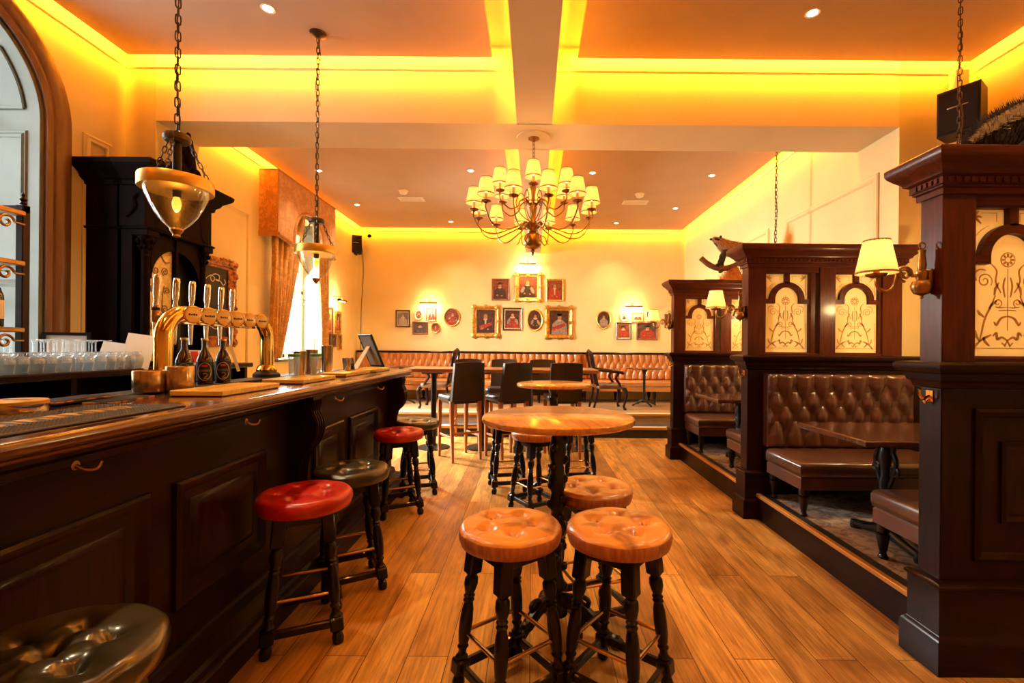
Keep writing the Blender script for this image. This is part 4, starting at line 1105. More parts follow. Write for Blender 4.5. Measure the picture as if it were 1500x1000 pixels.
cup('steel_holder', 'short brushed metal cup on the rubber strip at the font column', (-1.79, 2.17, CZ+.012), .064, .098)
cup('steel_canister', 'taller brushed metal canister standing beside the big drip tray', (-1.70, 2.24, CZ), .058, .128)
def drip(label, x0, x1, y0, y1):
    t = thing('drip_tray', label, 'drip tray', ((x0+x1)/2, (y0+y1)/2, CZ), group='brass drip trays')
    w_, l_ = (x1-x0)/2, (y1-y0)/2
    traym = BRASSTRAY
    MB().box(-w_, w_, -l_, l_, .004, .028, .003).build('tray', traym, t)
    MB().box(-w_+.006, w_-.006, -l_+.006, l_-.006, 0, .004).build('foot', BLACKP, t)
    m = MB(); n = int(l_*2/.024)
    for i in range(n):
        for s in (-1, 1): m.box(s*w_*.5-w_*.36, s*w_*.5+w_*.36, -l_+.022+.0235*i, -l_+.022+.0235*i+.010, .0275, .030, .001)
    m.build('slotted_grille', BRASSB, t); return t
BRASSTRAY = mat('golden tray', (.88,.56,.11), (.70,.40,.065), .28, .45, scale=(3,20,20), sc=2, coat=.3)
drip('big brass drip tray in front of the dark beer bottles', -1.61, -1.375, 2.06, 2.53)
drip('brass drip tray carrying the tall glasses', -1.62, -1.37, 2.78, 3.24)
drip('brass drip tray between the tall glasses and the picture stand', -1.60, -1.39, 3.47, 3.98)
drip('brass drip tray under the picture stand at the counter end', -1.60, -1.38, 4.12, 4.50)
for k, (x, y, lab) in enumerate(((-1.845, 2.46, 'dark beer bottle closest to the font column, behind the canister'), (-1.835, 2.60, 'dark beer bottle in the middle of the three'), (-1.80, 2.70, 'dark beer bottle with a round ringed label and hanging tag'))):
    t = bottle('beer_bottle', lab, (x, y, CZ+(.012 if x < -1.77 else 0)), .255, .040, BOTTLEG, (mat('gold cap', (.75,.50,.20), None, .35, .7), 0), None, 'three dark beer bottles')
    a0 = -.95
    m = MB().lathe([(.0404,.02),(.0406,.125)], 24, caps=False); m.build('paper_label', BLACKP, t)
    def onc(u, v, r=.0412): return (r*cos(a0+u/r), r*sin(a0+u/r), v)
    m = MB().tube([onc(.033*cos(q), .072+.048*sin(q)) for q in [2*PI*i/30 for i in range(30)]], .0016, 6, closed=True); m.build('label_ring', CREAM, t)
    m = MB(); m.grid(lambda u, v: onc(-.014+.028*u, .098+.012*v), 6, 2); m.build('label_band', REDP, t)
    m = MB(); m.grid(lambda u, v: onc(-.028+.056*u, .070+.014*v, .0409), 6, 2); m.build('label_stripe', SLATEP, t)
    m = MB().tube([onc(.002+.010*cos(q), .052+.010*sin(q), .0414) for q in [2.6-4.2*i/10 for i in range(11)]] + [onc(-.004,.034,.0414), onc(.016,.034,.0414)], .0022, 6); m.build('label_mark', GOLDP, t)
    if k == 2:
        m = MB().box(-.008, .008, -.001, .001, -.16, 0).xf(Matrix.Translation((.042, .0, .22)) @ Matrix.Rotation(-.32, 4, 'Y') @ Matrix.Rotation(.7, 4, 'Z')); m.build('hang_tag', CREAM, t)
gband = mat('green glass band', (.05,.30,.06), None, .3)
def tall_glass(label, x, y):
    t = thing('tall_glass', label, 'glass', (x, y, CZ+.030))
    MB().lathe([(0,.012),(.028,.012),(.030,0),(.031,.001),(.038,.15),(.036,.15),(.029,.016),(0,.016)], 20, caps=False).build('glass', GLASS, t)
    MB().lathe([(.0372,.128),(.0385,.145)], 20, caps=False).build('green_rim', gband, t)
tall_glass('tall clear glass with a green rim at the font end of the tray', -1.57, 3.06)
tall_glass('tall clear glass with a green rim between the two steel shakers', -1.49, 3.19)
def shaker(label, x, y, z, r, h):
    t = MB().lathe([(0,0),(r*.8,0),(r*.82,.003),(r,h-.006),(r*1.02,h-.003),(r*1.0,h),(r*.96,h),(r*.8,.012),(0,.012)], 28).build('cocktail_shaker', STEEL); tag(t, label, 'cocktail shaker'); t.location = (x, y, z)
shaker('steel cocktail tin behind the two green rimmed glasses', -1.60, 3.20, CZ+.030, .043, .165)
shaker('steel cocktail tin rising behind the second green rimmed glass', -1.63, 3.42, CZ, .046, .205)
shaker('tallest steel cocktail tin on the counter, mouth rounded and bright', -1.60, 3.62, CZ+.030, .044, .205)
shaker('small steel jigger beside the black card machine', -1.53, 3.84, CZ+.030, .030, .105)
t = thing('card_machine', 'small black card machine tilted up beside the picture stand', 'card machine', (-1.60, 4.04, CZ), .5)
m = MB().box(-.045, .045, -.09, .09, 0, .03, .006); m.xf(Matrix.Translation((0,0,.05)) @ Matrix.Rotation(.75, 4, 'X')); m.build('body', BLACKP, t)
m = MB().box(-.032, .032, .01, .075, .0302, .032); m.xf(Matrix.Translation((0,0,.05)) @ Matrix.Rotation(.75, 4, 'X')); m.build('screen', SLATEP, t)
MB().box(-.04, .04, -.06, .05, 0, .03, .004).build('base', BLACKP, t)
t = thing('picture_stand', 'easel backed picture frame seen from behind at the counter end', 'picture frame', (-1.44, 4.33, CZ+.031), -.75)
Mf = Matrix.Rotation(.42, 4, 'X')
m = MB(); q = MB(); q.ring_sweep(lambda d: [(-.10-d, .015-d), (.10+d, .015-d), (.10+d, .30+d), (-.10-d, .30+d)], [(0,-.006),(0,.012),(.014,.014),(.018,.0),(.016,-.006)], True, False); q.v = [(p[0], p[2], p[1]+.018) for p in q.v]; q.xf(Mf); q.build('frame', BLACKP, t)
m = MB().box(-.104, .104, -.005, -.002, .03, .322); m.xf(Mf); m.build('backing_board', mat('grey backing board', (.34,.30,.25), None, .6), t)
m = MB().box(-.103, .103, .003, .005, .03, .32); m.xf(Mf); m.build('print', CREAM, t)
m = MB(); m.add([(-.03,-.100,.20),(.03,-.100,.20),(.05,-.225,.0),(-.05,-.225,.0),(-.03,-.092,.20),(.03,-.092,.20),(.05,-.217,.0),(-.05,-.217,.0)], [(0,1,2,3),(4,7,6,5),(0,3,7,4),(1,5,6,2),(0,4,5,1),(3,2,6,7)]); m.build('strut', CREAM, t)
t = thing('price_card', 'small red and white card standing behind the drip tray', 'card', (-2.80+.05, 4.0, 1.222), .9)
t.location = (-2.96, 4.1, 1.222)
MB().box(-.06, .06, -.002, .002, 0, .13).build('card', WHITE, t); MB().box(-.05, .005, -.0035, -.002, .02, .12).build('red_print', REDP, t)
# ================================================================== DARK CUPBOARD BEHIND THE BAR
cb = thing('display_cupboard', 'tall dark carved cupboard with a heavy cornice against the orange wall', 'cupboard', (0,0,0))
x0, x1, y0, y1 = -3.315, -3.08, 3.70, 4.45
MB().box(-3.58, x1-.12, y0, y0+.03, 1.222, 2.70).box(-3.58, x0, y0+.02, 4.06, 1.222, 2.70).box(x0, x1-.06, y1-.03, y1, 1.222, 2.70).box(x0, x0+.03, y0, y1, 1.222, 2.70).build('carcass', CUPW, cb)
CP = [(0,2.66),(.015,2.67),(.02,2.70),(.045,2.72),(.06,2.75),(.10,2.78),(.125,2.805),(.13,2.835),(.12,2.845)]
m = MB().rect_mould(x0, x1, y0, y1, CP); m.rect_mould(-3.50, x0+.02, y0, 3.99, [(d_*.6 if False else d_, z_-.001) for d_, z_ in CP][:]) if False else None
m.ring_sweep(lambda d: [(-3.58, y0-d), (x0+.05, y0-d), (x0+.05, 4.06), (-3.58, 4.06)], CP); m.build('cornice', CUPW, cb)
MB().box(x0-.004, x1-.01, y0-.006, y1+.006, 2.34, 2.675, .003).box(-3.58, x0+.02, y0-.006, 4.06, 2.34, 2.675, .003).build('frieze', CUPW, cb)
AP = [(-.02,2.315),(.012,2.32),(.02,2.335),(.0,2.348)]
m = MB().rect_mould(x0, x1, y0, y1, AP); m.ring_sweep(lambda d: [(-3.58, y0-d), (x0+.05, y0-d), (x0+.05, 4.06), (-3.58, 4.06)], AP); m.build('astragal', CUPW, cb)
# arched opening in the front
ym = (y0+y1)/2; ra = .27
pts = [(y0+.13, 1.60), (y0+.13, 2.20), (y1-.13, 2.20), (y1-.13, 1.60), (ym+ra, 1.60)]
pts = [(y0+.10, 1.94), (y0+.10, 2.34), (y1-.10, 2.34), (y1-.10, 1.94)] + [(ym+ra*cos(a), 1.94+.27*sin(a)) for a in [PI*i/20 for i in range(21)]]
MB().prism(pts, x1-.075, x1-.045, 'x').build('arch', CUPW, cb)
for y in (y0+.055, y1-.055):
    c_ = thing('column', None, None); c_.parent = cb; c_.location = (x1-.055, y, 0)
    MB().lathe([(.042,1.222),(.042,1.26),(.034,1.275),(.030,1.30),(.032,1.34),(.030,2.10),(.034,2.115),(.028,2.13)], 18).build('shaft', CUPW, c_)
    m = MB().lathe([(.030,2.12),(.034,2.18),(.052,2.24),(.058,2.27)], 18)
    for k in range(10):
        a = 2*PI*k/10
        for zz, r_ in ((2.18,.042),(2.23,.056)):
            q = MB().lathe([(0,-.03),(.010,-.012),(.012,.006),(0,.022)], 8); q.xf(Matrix.Translation((r_*cos(a+zz*9), r_*sin(a+zz*9), zz)) @ Matrix.Rotation(a+zz*9, 4, 'Z') @ Matrix.Rotation(.5, 4, 'Y')); m.add(q.v, q.f)
    m.box(-.065,.065,-.06,.06,2.27,2.32,.005); m.build('carved_capital', CUPW, c_)
    MB().box(-.05,.05,-.05,.05,1.222,1.25,.004).build('column_base', CUPW, c_)
MB().box(-3.165, -3.15, y0+.095, y0+.345, 1.26, 2.22).build('etched_mirror', MIRROR_REFL, cb)
m = MB(); ex = -3.148
def yz(pts, wd, mb, lift=.003):
    q = MB(); ribbon(q, pts, wd, 0, lift); mb.add([(ex - p[1], p[0], p[2]) for p in q.v], q.f)
for s in (-1, 1):
    c0 = y0+.22
    for (yy, zz, r_) in ((.05,2.02,.038),(.07,1.86,.034),(.05,1.70,.04),(.075,1.55,.030)):
        yz(spiral(c0+s*yy, zz, .006, r_, .5*s, 1.6*s, 22), .007, m)
    yz(smooth_path([(c0, 2.16), (c0+s*.05, 2.10), (c0+s*.10, 2.11)], 5), .009, m)
    yz(smooth_path([(c0+s*.01, 1.35), (c0+s*.05, 1.55), (c0+s*.02, 1.75), (c0+s*.04, 1.9)], 6), .008, m)
m.build('mirror_scrollwork', mat('brown etched scroll', (.20,.10,.025), None, .5), cb)
MB().box(x0+.035, x0+.10, y0+.37, y1-.05, 1.24, 2.32).build('dark_back_panel', BLACKW, cb)
MB().box(x0+.10, x1-.03, y0+.345, y0+.375, 1.24, 2.32, .003).build('inner_post', CUPW, cb)
for (yy) in (y0,):
    for xx, s in ((-3.48, 1), (x1-.09, -1)):
        m = MB(); m.tube([(xx+s*(a-.02), yy-.012, 2.50+b_) for a, b_ in smooth_path([(0,.10),(.03,.06),(.02,.0),(.05,-.05),(.09,-.08)], 5)], .012, 8)
        m.lathe([(0,-.01),(.018,-.004),(.022,.0),(0,.004)], 12, mat=Matrix.Rotation(PI/2, 4, 'X'), c=(xx-s*.015, yy-.010, 2.61))
        m.lathe([(0,-.01),(.014,-.004),(.017,.0),(0,.004)], 12, mat=Matrix.Rotation(PI/2, 4, 'X'), c=(xx+s*.07, yy-.010, 2.42))
        m.build('scroll_bracket', CUPW, cb)
xx = x1-.02          # scroll brackets along the front frieze
for s in (-1, 1):
    m = MB(); m.tube([(xx, ym+s*(.22+a), 2.36+b_) for a, b_ in smooth_path([(-.08,.30),(-.02,.24),(.02,.14),(.03,.04),(.09,-.02)], 6)], .016, 8)
    for a, b_, r_ in ((-.09,.31,.028),(.09,-.03,.026)): m.lathe([(0,-.02),(r_*.8,-.012),(r_,0),(0,.016)], 12, mat=Matrix.Rotation(PI/2, 4, 'Y'), c=(xx, ym+s*(.22+a), 2.36+b_))
    m.build('front_scroll', CUPW, cb)

# carved cresting on top
m = MB(); xx = x1+.02; zc = 2.845
prof = smooth_path([(-.42,0,0),(-.40,.05,0),(-.33,.06,0),(-.28,.03,0),(-.22,.09,0),(-.15,.10,0),(-.12,.17,0),(-.10,.26,0),(-.05,.33,0),(0,.365,0),(.05,.33,0),(.10,.26,0),(.12,.17,0),(.15,.10,0),(.22,.09,0),(.28,.03,0),(.33,.06,0),(.40,.05,0),(.42,0,0)], 4)
m.prism([(ym+p[0], zc+p[1]) for p in prof], xx-.05, xx, 'x')
for (a, b_, r_) in ((0,.27,.055),(0,.16,.06),(-.06,.21,.035),(.06,.21,.035),(-.08,.08,.04),(.08,.08,.04),(-.20,.05,.032),(.20,.05,.032),(-.37,.035,.03),(.37,.035,.03),(0,.345,.03),(-.04,.31,.022),(.04,.31,.022)):
    m.lathe([(0,-r_*.5),(r_*.7,-r_*.3),(r_,0),(r_*.7,r_*.5),(0,r_*.7)], 14, mat=Matrix.Rotation(PI/2, 4, 'Y'), c=(xx, ym+a, zc+b_))
for s in (-1, 1): m.tube([(xx+.01, y_, z_) for y_, z_ in spiral(ym+s*.13, zc+.06, .01, .055, 0, 1.5*s, 20)], .012, 8)
m.v = [(x, ym+.03+(y-ym)*.80, zc+(z-zc)*1.15) for x, y, z in m.v]; m.build('carved_cresting', CUPW, cb)

# ================================================================== CHALKBOARD IN CARVED FRAME
t = thing('chalkboard', 'chalkboard in an ornate coppery carved frame on the wall behind the beer taps', 'chalkboard', (XLF+.005, 5.34, 1.90))
w_, h_ = .26, .40
q = MB(); q.ring_sweep(lambda d: [(-w_-d, -h_-d), (w_+d, -h_-d), (w_+d, h_+d), (-w_-d, h_+d)], [(0,.005),(0,.02),(.02,.035),(.03,.028),(.07,.06),(.10,.055),(.12,.03),(.125,0)], True, False); q.v = [(p[2], p[0], p[1]) for p in q.v]; 
m = MB(); g = random.Random(5)
for i in range(110):
    u = g.random()*4; k = int(u); f_ = (u-k)*2-1; d = .075+g.uniform(-.02,.035)
    y, z = ((f_*(w_+.1), h_+d), (w_+d, f_*(h_+.1)), (f_*(w_+.1), -h_-d), (-w_-d, f_*(h_+.1)))[k]
    r_ = g.uniform(.014,.03); m.lathe([(0,-r_*.4),(r_*.8,-r_*.2),(r_,.0),(r_*.5,r_*.6),(0,r_*.8)], 8, mat=Matrix.Rotation(PI/2, 4, 'Y'), c=(.052, y, z), sx=1, sy=g.uniform(.5,1.2))
for sy in (-1, 1):
    for sz in (-1, 1): m.lathe([(0,-.03),(.05,-.02),(.06,.0),(.03,.03),(0,.035)], 12, mat=Matrix.Rotation(PI/2, 4, 'Y'), c=(.05, sy*(w_+.07), sz*(h_+.07)))
m.add(q.v, q.f); m.build('frame', COPPER, t)
MB().box(.0, .006, -w_, w_, -h_, h_).build('board', CHALKB, t)
m = MB()
def cy(pts, r_=.006): m.tube([(.010, p[0], p[1]) for p in pts], r_, 6)
for s, c0, z in ((1,.05,.27),(-1,.05,-.26)):
    cy(smooth_path([(c0-.16,z-.02*s,0),(c0-.08,z+.03*s,0),(c0-.02,z,0),(c0-.05,z-.04*s,0),(c0-.09,z,0),(c0-.02,z+.05*s,0),(c0+.06,z+.04*s,0),(c0+.05,z-.02*s,0),(c0+.0,z-.01*s,0),(c0+.08,z-.02*s,0),(c0+.13,z-.06*s,0),(c0+.17,z-.03*s,0),(c0+.15,z+.01*s,0)], 5), .005)
for z, ch in ((.08, 'E'), (-.05, 'U')):
    y = .13
    if ch == 'E': cy([(y+.035,z+.04),(y-.03,z+.04),(y-.03,z-.04),(y+.035,z-.04)]); cy([(y-.03,z),(y+.025,z)])
    else: cy([(y-.03,z+.04),(y-.03,z-.02),(y-.015,z-.04),(y+.015,z-.04),(y+.03,z-.02),(y+.03,z+.04)])
m.build('chalk_lettering', CHALK, t)

# ================================================================== PELMET AND CURTAINS
t = thing('window_pelmet', 'boxed copper damask pelmet with an arched cut-out over the far window', 'pelmet', (0,0,0))
px, pz0, pz1 = -3.45, 2.88, 3.775
pa = [(6.27, pz0), (6.27, pz1), (8.06, pz1), (8.06, pz0), (7.62, pz0-.02)] + [(7.15+.44*cos(a), 2.95+.44*sin(a)) for a in [PI*i/24 for i in range(25)]] + [(6.69, pz0-.06)]
MB().prism(pa, px-.02, px, 'x').build('front_board', PELMET, t)
MB().box(XLF, px, 6.25, 6.27, pz0, pz1).build('side_board', PELMET, t); MB().box(XLF, px, 8.06, 8.08, pz0, pz1).build('side_board', PELMET, t)
MB().box(XLF, px, 6.25, 8.08, pz1-.012, pz1+.006).build('top_board', PELMET, t)
m = MB().box(XLF, px+.006, 6.243, 6.25, pz0-.005, pz0+.07)
m.tube([(px+.004, y_, z_) for y_, z_ in [(8.06, pz0+.02), (7.62, pz0+.0)] + [(7.15+.46*cos(a), 2.95+.46*sin(a)) for a in [PI*i/24 for i in range(25)]] + [(6.67, pz0-.02), (6.27, pz0+.035)]], .022, 8)
m.build('braid_edging', FRINGE, t)
m = MB().tube([(px+.004, 6.26, pz1), (px+.004, 8.07, pz1)], .013, 8).tube([(px+.004, 6.255, pz0), (px+.004, 6.255, pz1)], .010, 8); m.build('piping', FRINGE, t)
def curtain(label, ya, yb, yc, yd, X, xw, xo=0):
    # hangs from ya..yb at the top, gathered to yc..yd at the bottom
    t = thing('curtain', label, 'curtain', (0,0,0))
    def fn(u, v):
        e = v**1.35
        y = (ya+(yb-ya)*u)*(1-e) + (yc+(yd-yc)*u)*e
        f = sin(2*PI*u*5+.4*sin(v*4))*(.075*(1-.3*v)) + .012*sin(2*PI*u*15+v*3)
        return (X + f + xo*v, y + .01*sin(9*u+3*v), 3.70 - 2.48*v)
    m = MB().grid(fn, 120, 34)
    o = m.build('drape', CURTAIN, t, ang=80)
    md = o.modifiers.new('thickness', 'SOLIDIFY'); md.thickness = .006
    return t
curtain('gold damask curtain on the bar side of the far window, swept towards the wall', 6.33, 7.27, 6.36, 6.50, -3.57, .05)
curtain('gold damask curtain on the far side of the window near the small pictures', 7.55, 8.03, 7.75, 8.02, -3.57, .05)

# ================================================================== HANGING LANTERNS
def chain(mb, p0, p1, L=.052, r=.0036, w=.011):
    p0, p1 = Vector(p0), Vector(p1); d = p1-p0; n = max(2, int(d.length/(L*.80))); u = d.normalized()
    a = u.orthogonal().normalized(); b2 = u.cross(a)
    for i in range(n):
        c0 = p0 + d*((i+.5)/n); s = a if i % 2 else b2
        pts = [c0 + u*(L*.5-w)*(1 if cos(q) > 0 else -1)*min(1, abs(cos(q))*3) + u*w*cos(q) + s*w*sin(q) for q in [2*PI*k/12 for k in range(12)]]
        mb.tube(pts, r, 5, closed=True)
def make_lantern(label, x, y, zr, ztop=ZC):
    t = thing('pendant_lantern', label, 'pendant lamp', (x, y, zr), group='brass ringed glass bowl lanterns')
    H = ztop-zr
    m = MB(); chain(m, (0,0,.27), (0,0,H-.03)); m.build('chain', IRON, t)
    MB().tube(smooth_path([(.012*sin(k*1.3), .014*cos(k*1.7), .25+(H-.29)*k/12) for k in range(13)], 4), .0035, 6).build('flex', IRON, t)
    MB().lathe([(.065,H),(.062,H-.012),(.03,H-.028),(.01,H-.036),(0,H-.036)], 24).build('ceiling_rose', IRON, t)
    MB().lathe([(.0,.275),(.012,.272),(.02,.262),(.055,.252),(.06,.24),(.058,.222),(.05,.215),(0,.212)], 28).build('cap', IRON, t)
    for k in range(3):
        a = 2*PI*k/3+.9; m = MB(); chain(m, (.052*cos(a),.052*sin(a),.225), (.148*cos(a),.148*sin(a),.03), L=.036, r=.0028, w=.008); m.build('hanger_chain', IRON, t)
    MB().lathe([(.150,-.030),(.157,-.030),(.159,-.026),(.159,.026),(.157,.030),(.150,.030)], 56).lathe([(.1501,.030),(.1501,-.030)], 56, caps=False).build('ring', BRASSB, t)
    MB().lathe([(.142,-.026),(.150,-.026),(.150,-.020),(.142,-.020)], 48).build('inner_rim', WHITEP, t)
    P = [(.140,.0),(.139,-.02),(.131,-.06),(.112,-.105),(.090,-.150),(.062,-.190),(.036,-.215),(.026,-.226)]
    MB().lathe(P, 48, caps=False).build('glass_bowl', BOWL, t)
    MB().lathe([(.026,-.218),(.030,-.228),(.022,-.24),(.016,-.25),(.018,-.258),(0,-.268)], 20).build('finial', BRASSD, t)
    MB().lathe([(.019,.215),(.019,-.055),(.016,-.062),(0,-.062)], 18).build('lamp_holder', BLACKP, t)
    MB().lathe([(.012,-.060),(.019,-.085),(.020,-.10),(.015,-.122),(.006,-.135),(0,-.138)], 18).build('bulb', BULB, t)
    point('lantern_glow', (x, y, zr-.165), 1.6, (1,.5,.15), .02)
    return t
make_lantern('glass bowl lantern with brass ring hanging close over the bar by the cupboard', -1.80, 2.34, 2.203)
make_lantern('glass bowl lantern with brass ring hanging before the far curtained window', -1.725, 3.69, 2.155)
make_lantern('lantern on a dark chain hanging behind the panelled booth partition cornice', 2.93, 3.20, 1.95)
make_lantern('lantern on a thin chain hanging behind the middle booth partition cornice', 2.85, 5.46, 1.98)
point('lantern_glow', (2.93, 3.20, 1.80), 30, (1,.66,.30), .05); point('lantern_glow', (2.85, 5.46, 1.83), 34, (1,.66,.30), .05)

# ================================================================== CHANDELIER
ch = thing('chandelier', 'large brass chandelier with eighteen small shaded lamps under the crossing beams', 'chandelier', (-.005, 4.335, 0))
MB().lathe([(0,3.36),(.055,3.36),(.052,3.345),(.03,3.335),(.012,3.322),(0,3.32)], 24).build('ceiling_rose', BRASSD, ch)
MB().lathe([(.16,3.36),(.155,3.352),(.13,3.350),(.0,3.350)], 40).build('plaster_disc', BEAMP, ch)
m = MB(); chain(m, (0,0,3.0), (0,0,3.33), .045, .003, .010); m.build('chain', BRASSD, ch)
m = MB().lathe([(0,2.255),(.010,2.26),(.014,2.28),(.008,2.29),(.022,2.30),(.012,2.315),(.05,2.33),(.075,2.35),(.086,2.385),(.084,2.42),(.07,2.45),(.045,2.468),(.05,2.48),(.03,2.49),(.026,2.52),(.045,2.54),(.05,2.555),(.028,2.57),(.022,2.60),(.030,2.66),(.036,2.70),(.026,2.73),(.04,2.745),(.022,2.76),(.016,2.80),(.022,2.86),(.030,2.89),(.018,2.93),(.024,2.95),(.010,2.97),(0,3.0)], 32); m.build('centre_stem', BRASSD, ch)
def lamp_arm(ang, Rr, z_root, z_low, z_cup, r0, scale=1.0):
    q = thing('lamp_arm', None, None); q.parent = ch; q.rotation_euler = (0, 0, ang)
    pth = smooth_path([(r0, 0, z_root), (r0+.06, 0, z_root+.055), (r0+.12, 0, z_root+.02), (Rr*.45, 0, z_low+.04), (Rr*.68, 0, z_low), (Rr*.88, 0, z_low+.035), (Rr, 0, z_cup-.06), (Rr, 0, z_cup)], 6)
    m = MB().tube(pth, .0065, 8)
    m.tube([(x, 0, z) for x, z in spiral(r0+.055, z_root+.03, .006, .028, PI*.5, 1.2, 14)], .004, 6); m.build('arm', BRASSD, q)
    MB().lathe([(0,z_cup-.012),(.010,z_cup-.012),(.018,z_cup-.004),(.040,z_cup+.002),(.044,z_cup+.010),(.012,z_cup+.012),(.012,z_cup+.02),(0,z_cup+.02)], 20, c=(Rr,0,0)).build('drip_cup', COPPER, q)
    MB().lathe([(.011,z_cup+.02),(.011,z_cup+.075),(0,z_cup+.076)], 12, c=(Rr,0,0)).build('candle_tube', CANDLE, q)
    zb = z_cup+.062
    n = 40
    def sh(u, v): a = 2*PI*u; r_ = (.075-.027*v)*(1+.012*sin(20*a)); return (Rr+r_*cos(a), r_*sin(a), zb+.145*v)
    MB().grid(sh, 80, 4, cu=True).build('lamp_shade', SHADE, q, ang=80)
    MB().lathe([(.0755,zb-.001),(.0765,zb+.004),(.0755,zb+.008)], 32, c=(Rr,0,0), caps=False).build('shade_trim', FRINGE, q); MB().lathe([(.0485,zb+.138),(.0495,zb+.142),(.0485,zb+.147)], 32, c=(Rr,0,0), caps=False).build('shade_trim', FRINGE, q)
    MB().lathe([(.008,zb+.02),(.017,zb+.045),(.016,zb+.065),(.006,zb+.088),(0,zb+.09)], 12, c=(Rr,0,0)).build('bulb', SHADEI, q)
    point('chandelier_bulb', (-.005+Rr*cos(ang), 4.335+Rr*sin(ang), zb+.06), 1.8, (1,.62,.22), .02)
for k in range(12): lamp_arm(rad(-107+30*k), .55, 2.50, 2.44, 2.64, .03)
for k in range(6): lamp_arm(rad(-90+60*k), .345, 2.72, 2.66, 2.80, .024)
m = MB()
for k in range(6):
    a = rad(-60+60*k); m.tube([((.03+r_)*cos(a), (.03+r_)*sin(a), z_) for r_, z_ in smooth_path([(.0,2.58),(.08,2.64),(.13,2.75),(.09,2.84),(.05,2.80),(.075,2.77)], 5)], .005, 6)
    m.tube([((.06+r_)*cos(a), (.06+r_)*sin(a), z_) for r_, z_ in smooth_path([(.0,2.45),(.05,2.43),(.07,2.38),(.09,2.36)], 4)], .005, 6)
m.build('scroll_rib', BRASSD, ch)

# ================================================================== WALL LAMPS ON THE PARTITION ENDS
def wall_lamp(label, x, y, z):
    t = thing('wall_lamp', label, 'wall lamp', (x, y, z), group='shaded brass wall lamps')
    # local: wall at x = 0, lamp reaches towards -x
    MB().lathe([(0,-.075),(.008,-.07),(.006,-.06),(.03,-.05),(.040,-.03),(.042,-.015),(.034,.005),(.02,.012),(.022,.022),(.026,.03),(.024,.05),(.014,.056),(.018,.075),(.016,.10),(.012,.13),(.016,.145),(.008,.15),(0,.152)], 22, c=(-.042,0,0)).tube([(-.042+.014*cos(q), 0, .166+.014*sin(q)) for q in [2*PI*i/16 for i in range(16)]], .0035, 6, closed=True).box(-.02, 0, -.02, .02, -.04, .06, .006).build('back_plate', BRASSD, t)
    m = MB().tube(smooth_path([(-.06,0,.035),(-.085,0,.030),(-.095,0,.055),(-.12,0,.068),(-.148,0,.055),(-.158,0,.02),(-.17,0,-.02),(-.20,0,-.042),(-.235,0,-.030),(-.247,0,.0),(-.247,0,.02)], 6), .0075, 8)
    m.tube([(x_, 0, z_) for x_, z_ in spiral(-.118, .035, .005, .032, .5*PI, 1.5, 24)], .0065, 8); m.build('scroll_arm', BRASSD, t)
    q = thing('shade_holder', None, None); q.parent = t; q.location = (-.247, 0, .02)
    MB().lathe([(0,0),(.02,0),(.04,.008),(.044,.016),(.012,.018),(.012,.06),(0,.061)], 20).build('drip_cup', COPPER, q)
    def sh(u, v): a = 2*PI*u; r_ = (.082-.030*v)*(1+.010*sin(22*a)); return (r_*cos(a), r_*sin(a), .018+.150*v)
    MB().grid(sh, 88, 4, cu=True).build('lamp_shade', SHADE, q, ang=80)
    MB().lathe([(.0825,.017),(.0835,.022),(.0825,.026)], 32, caps=False).build('shade_trim', FRINGE, q); MB().lathe([(.0525,.160),(.0535,.165),(.0525,.169)], 32, caps=False).build('shade_trim', FRINGE, q)
    MB().lathe([(.008,.06),(.018,.08),(.016,.10),(.006,.12),(0,.122)], 12).build('bulb', SHADEI, q)
    point('wall_lamp_bulb', (x-.247, y, z+.115), 4.0, (1,.66,.28), .02); return t
wall_lamp('shaded wall lamp on the panelled partition end post beside the dark loudspeaker', 1.80, 2.10, 1.71)
wall_lamp('shaded wall lamp on the middle booth partition end post', 1.80, 3.94, 1.71)
wall_lamp('shaded wall lamp on the rearmost booth partition post beside the small pictures', 1.80, 5.98, 1.71)

# ================================================================== PICTURES
SK = mat('painted skin', (.42,.20,.085), (.30,.13,.05), .45, sc=30); PAL = mat('painted white collar', (.46,.36,.23), None, .45); BG = mat('dark painted ground', (.085,.030,.014), (.030,.012,.007), .4, sc=18, coat=.3)
RG = mat('red painted ground', (.24,.045,.018), (.10,.02,.01), .4, sc=18, coat=.3); CL = mat('dark painted clothes', (.022,.014,.012), (.05,.028,.02), .4, sc=25); RC = mat('red painted coat', (.36,.035,.018), (.2,.02,.012), .4, sc=25); GY = mat('grey painted sleeve', (.30,.24,.18), (.17,.13,.10), .4, sc=25); BR = mat('brown painted hair', (.10,.042,.016), None, .5); LG = mat('pale drawing', (.62,.48,.28), (.34,.22,.10), .5, sc=25)
PM = [BG, SK, PAL, CL, RC, GY, BR, LG, RG]
def ell(mb, cx, cz, rx, rz, y, n=18, th=.0012, a=0):
    P = []
    for i in range(n):
        q = 2*PI*i/n; u, w2 = rx*cos(q), rz*sin(q); P.append((cx+u*cos(a)-w2*sin(a), cz+u*sin(a)+w2*cos(a)))
    mb.prism(P, y, y-th, 'y')
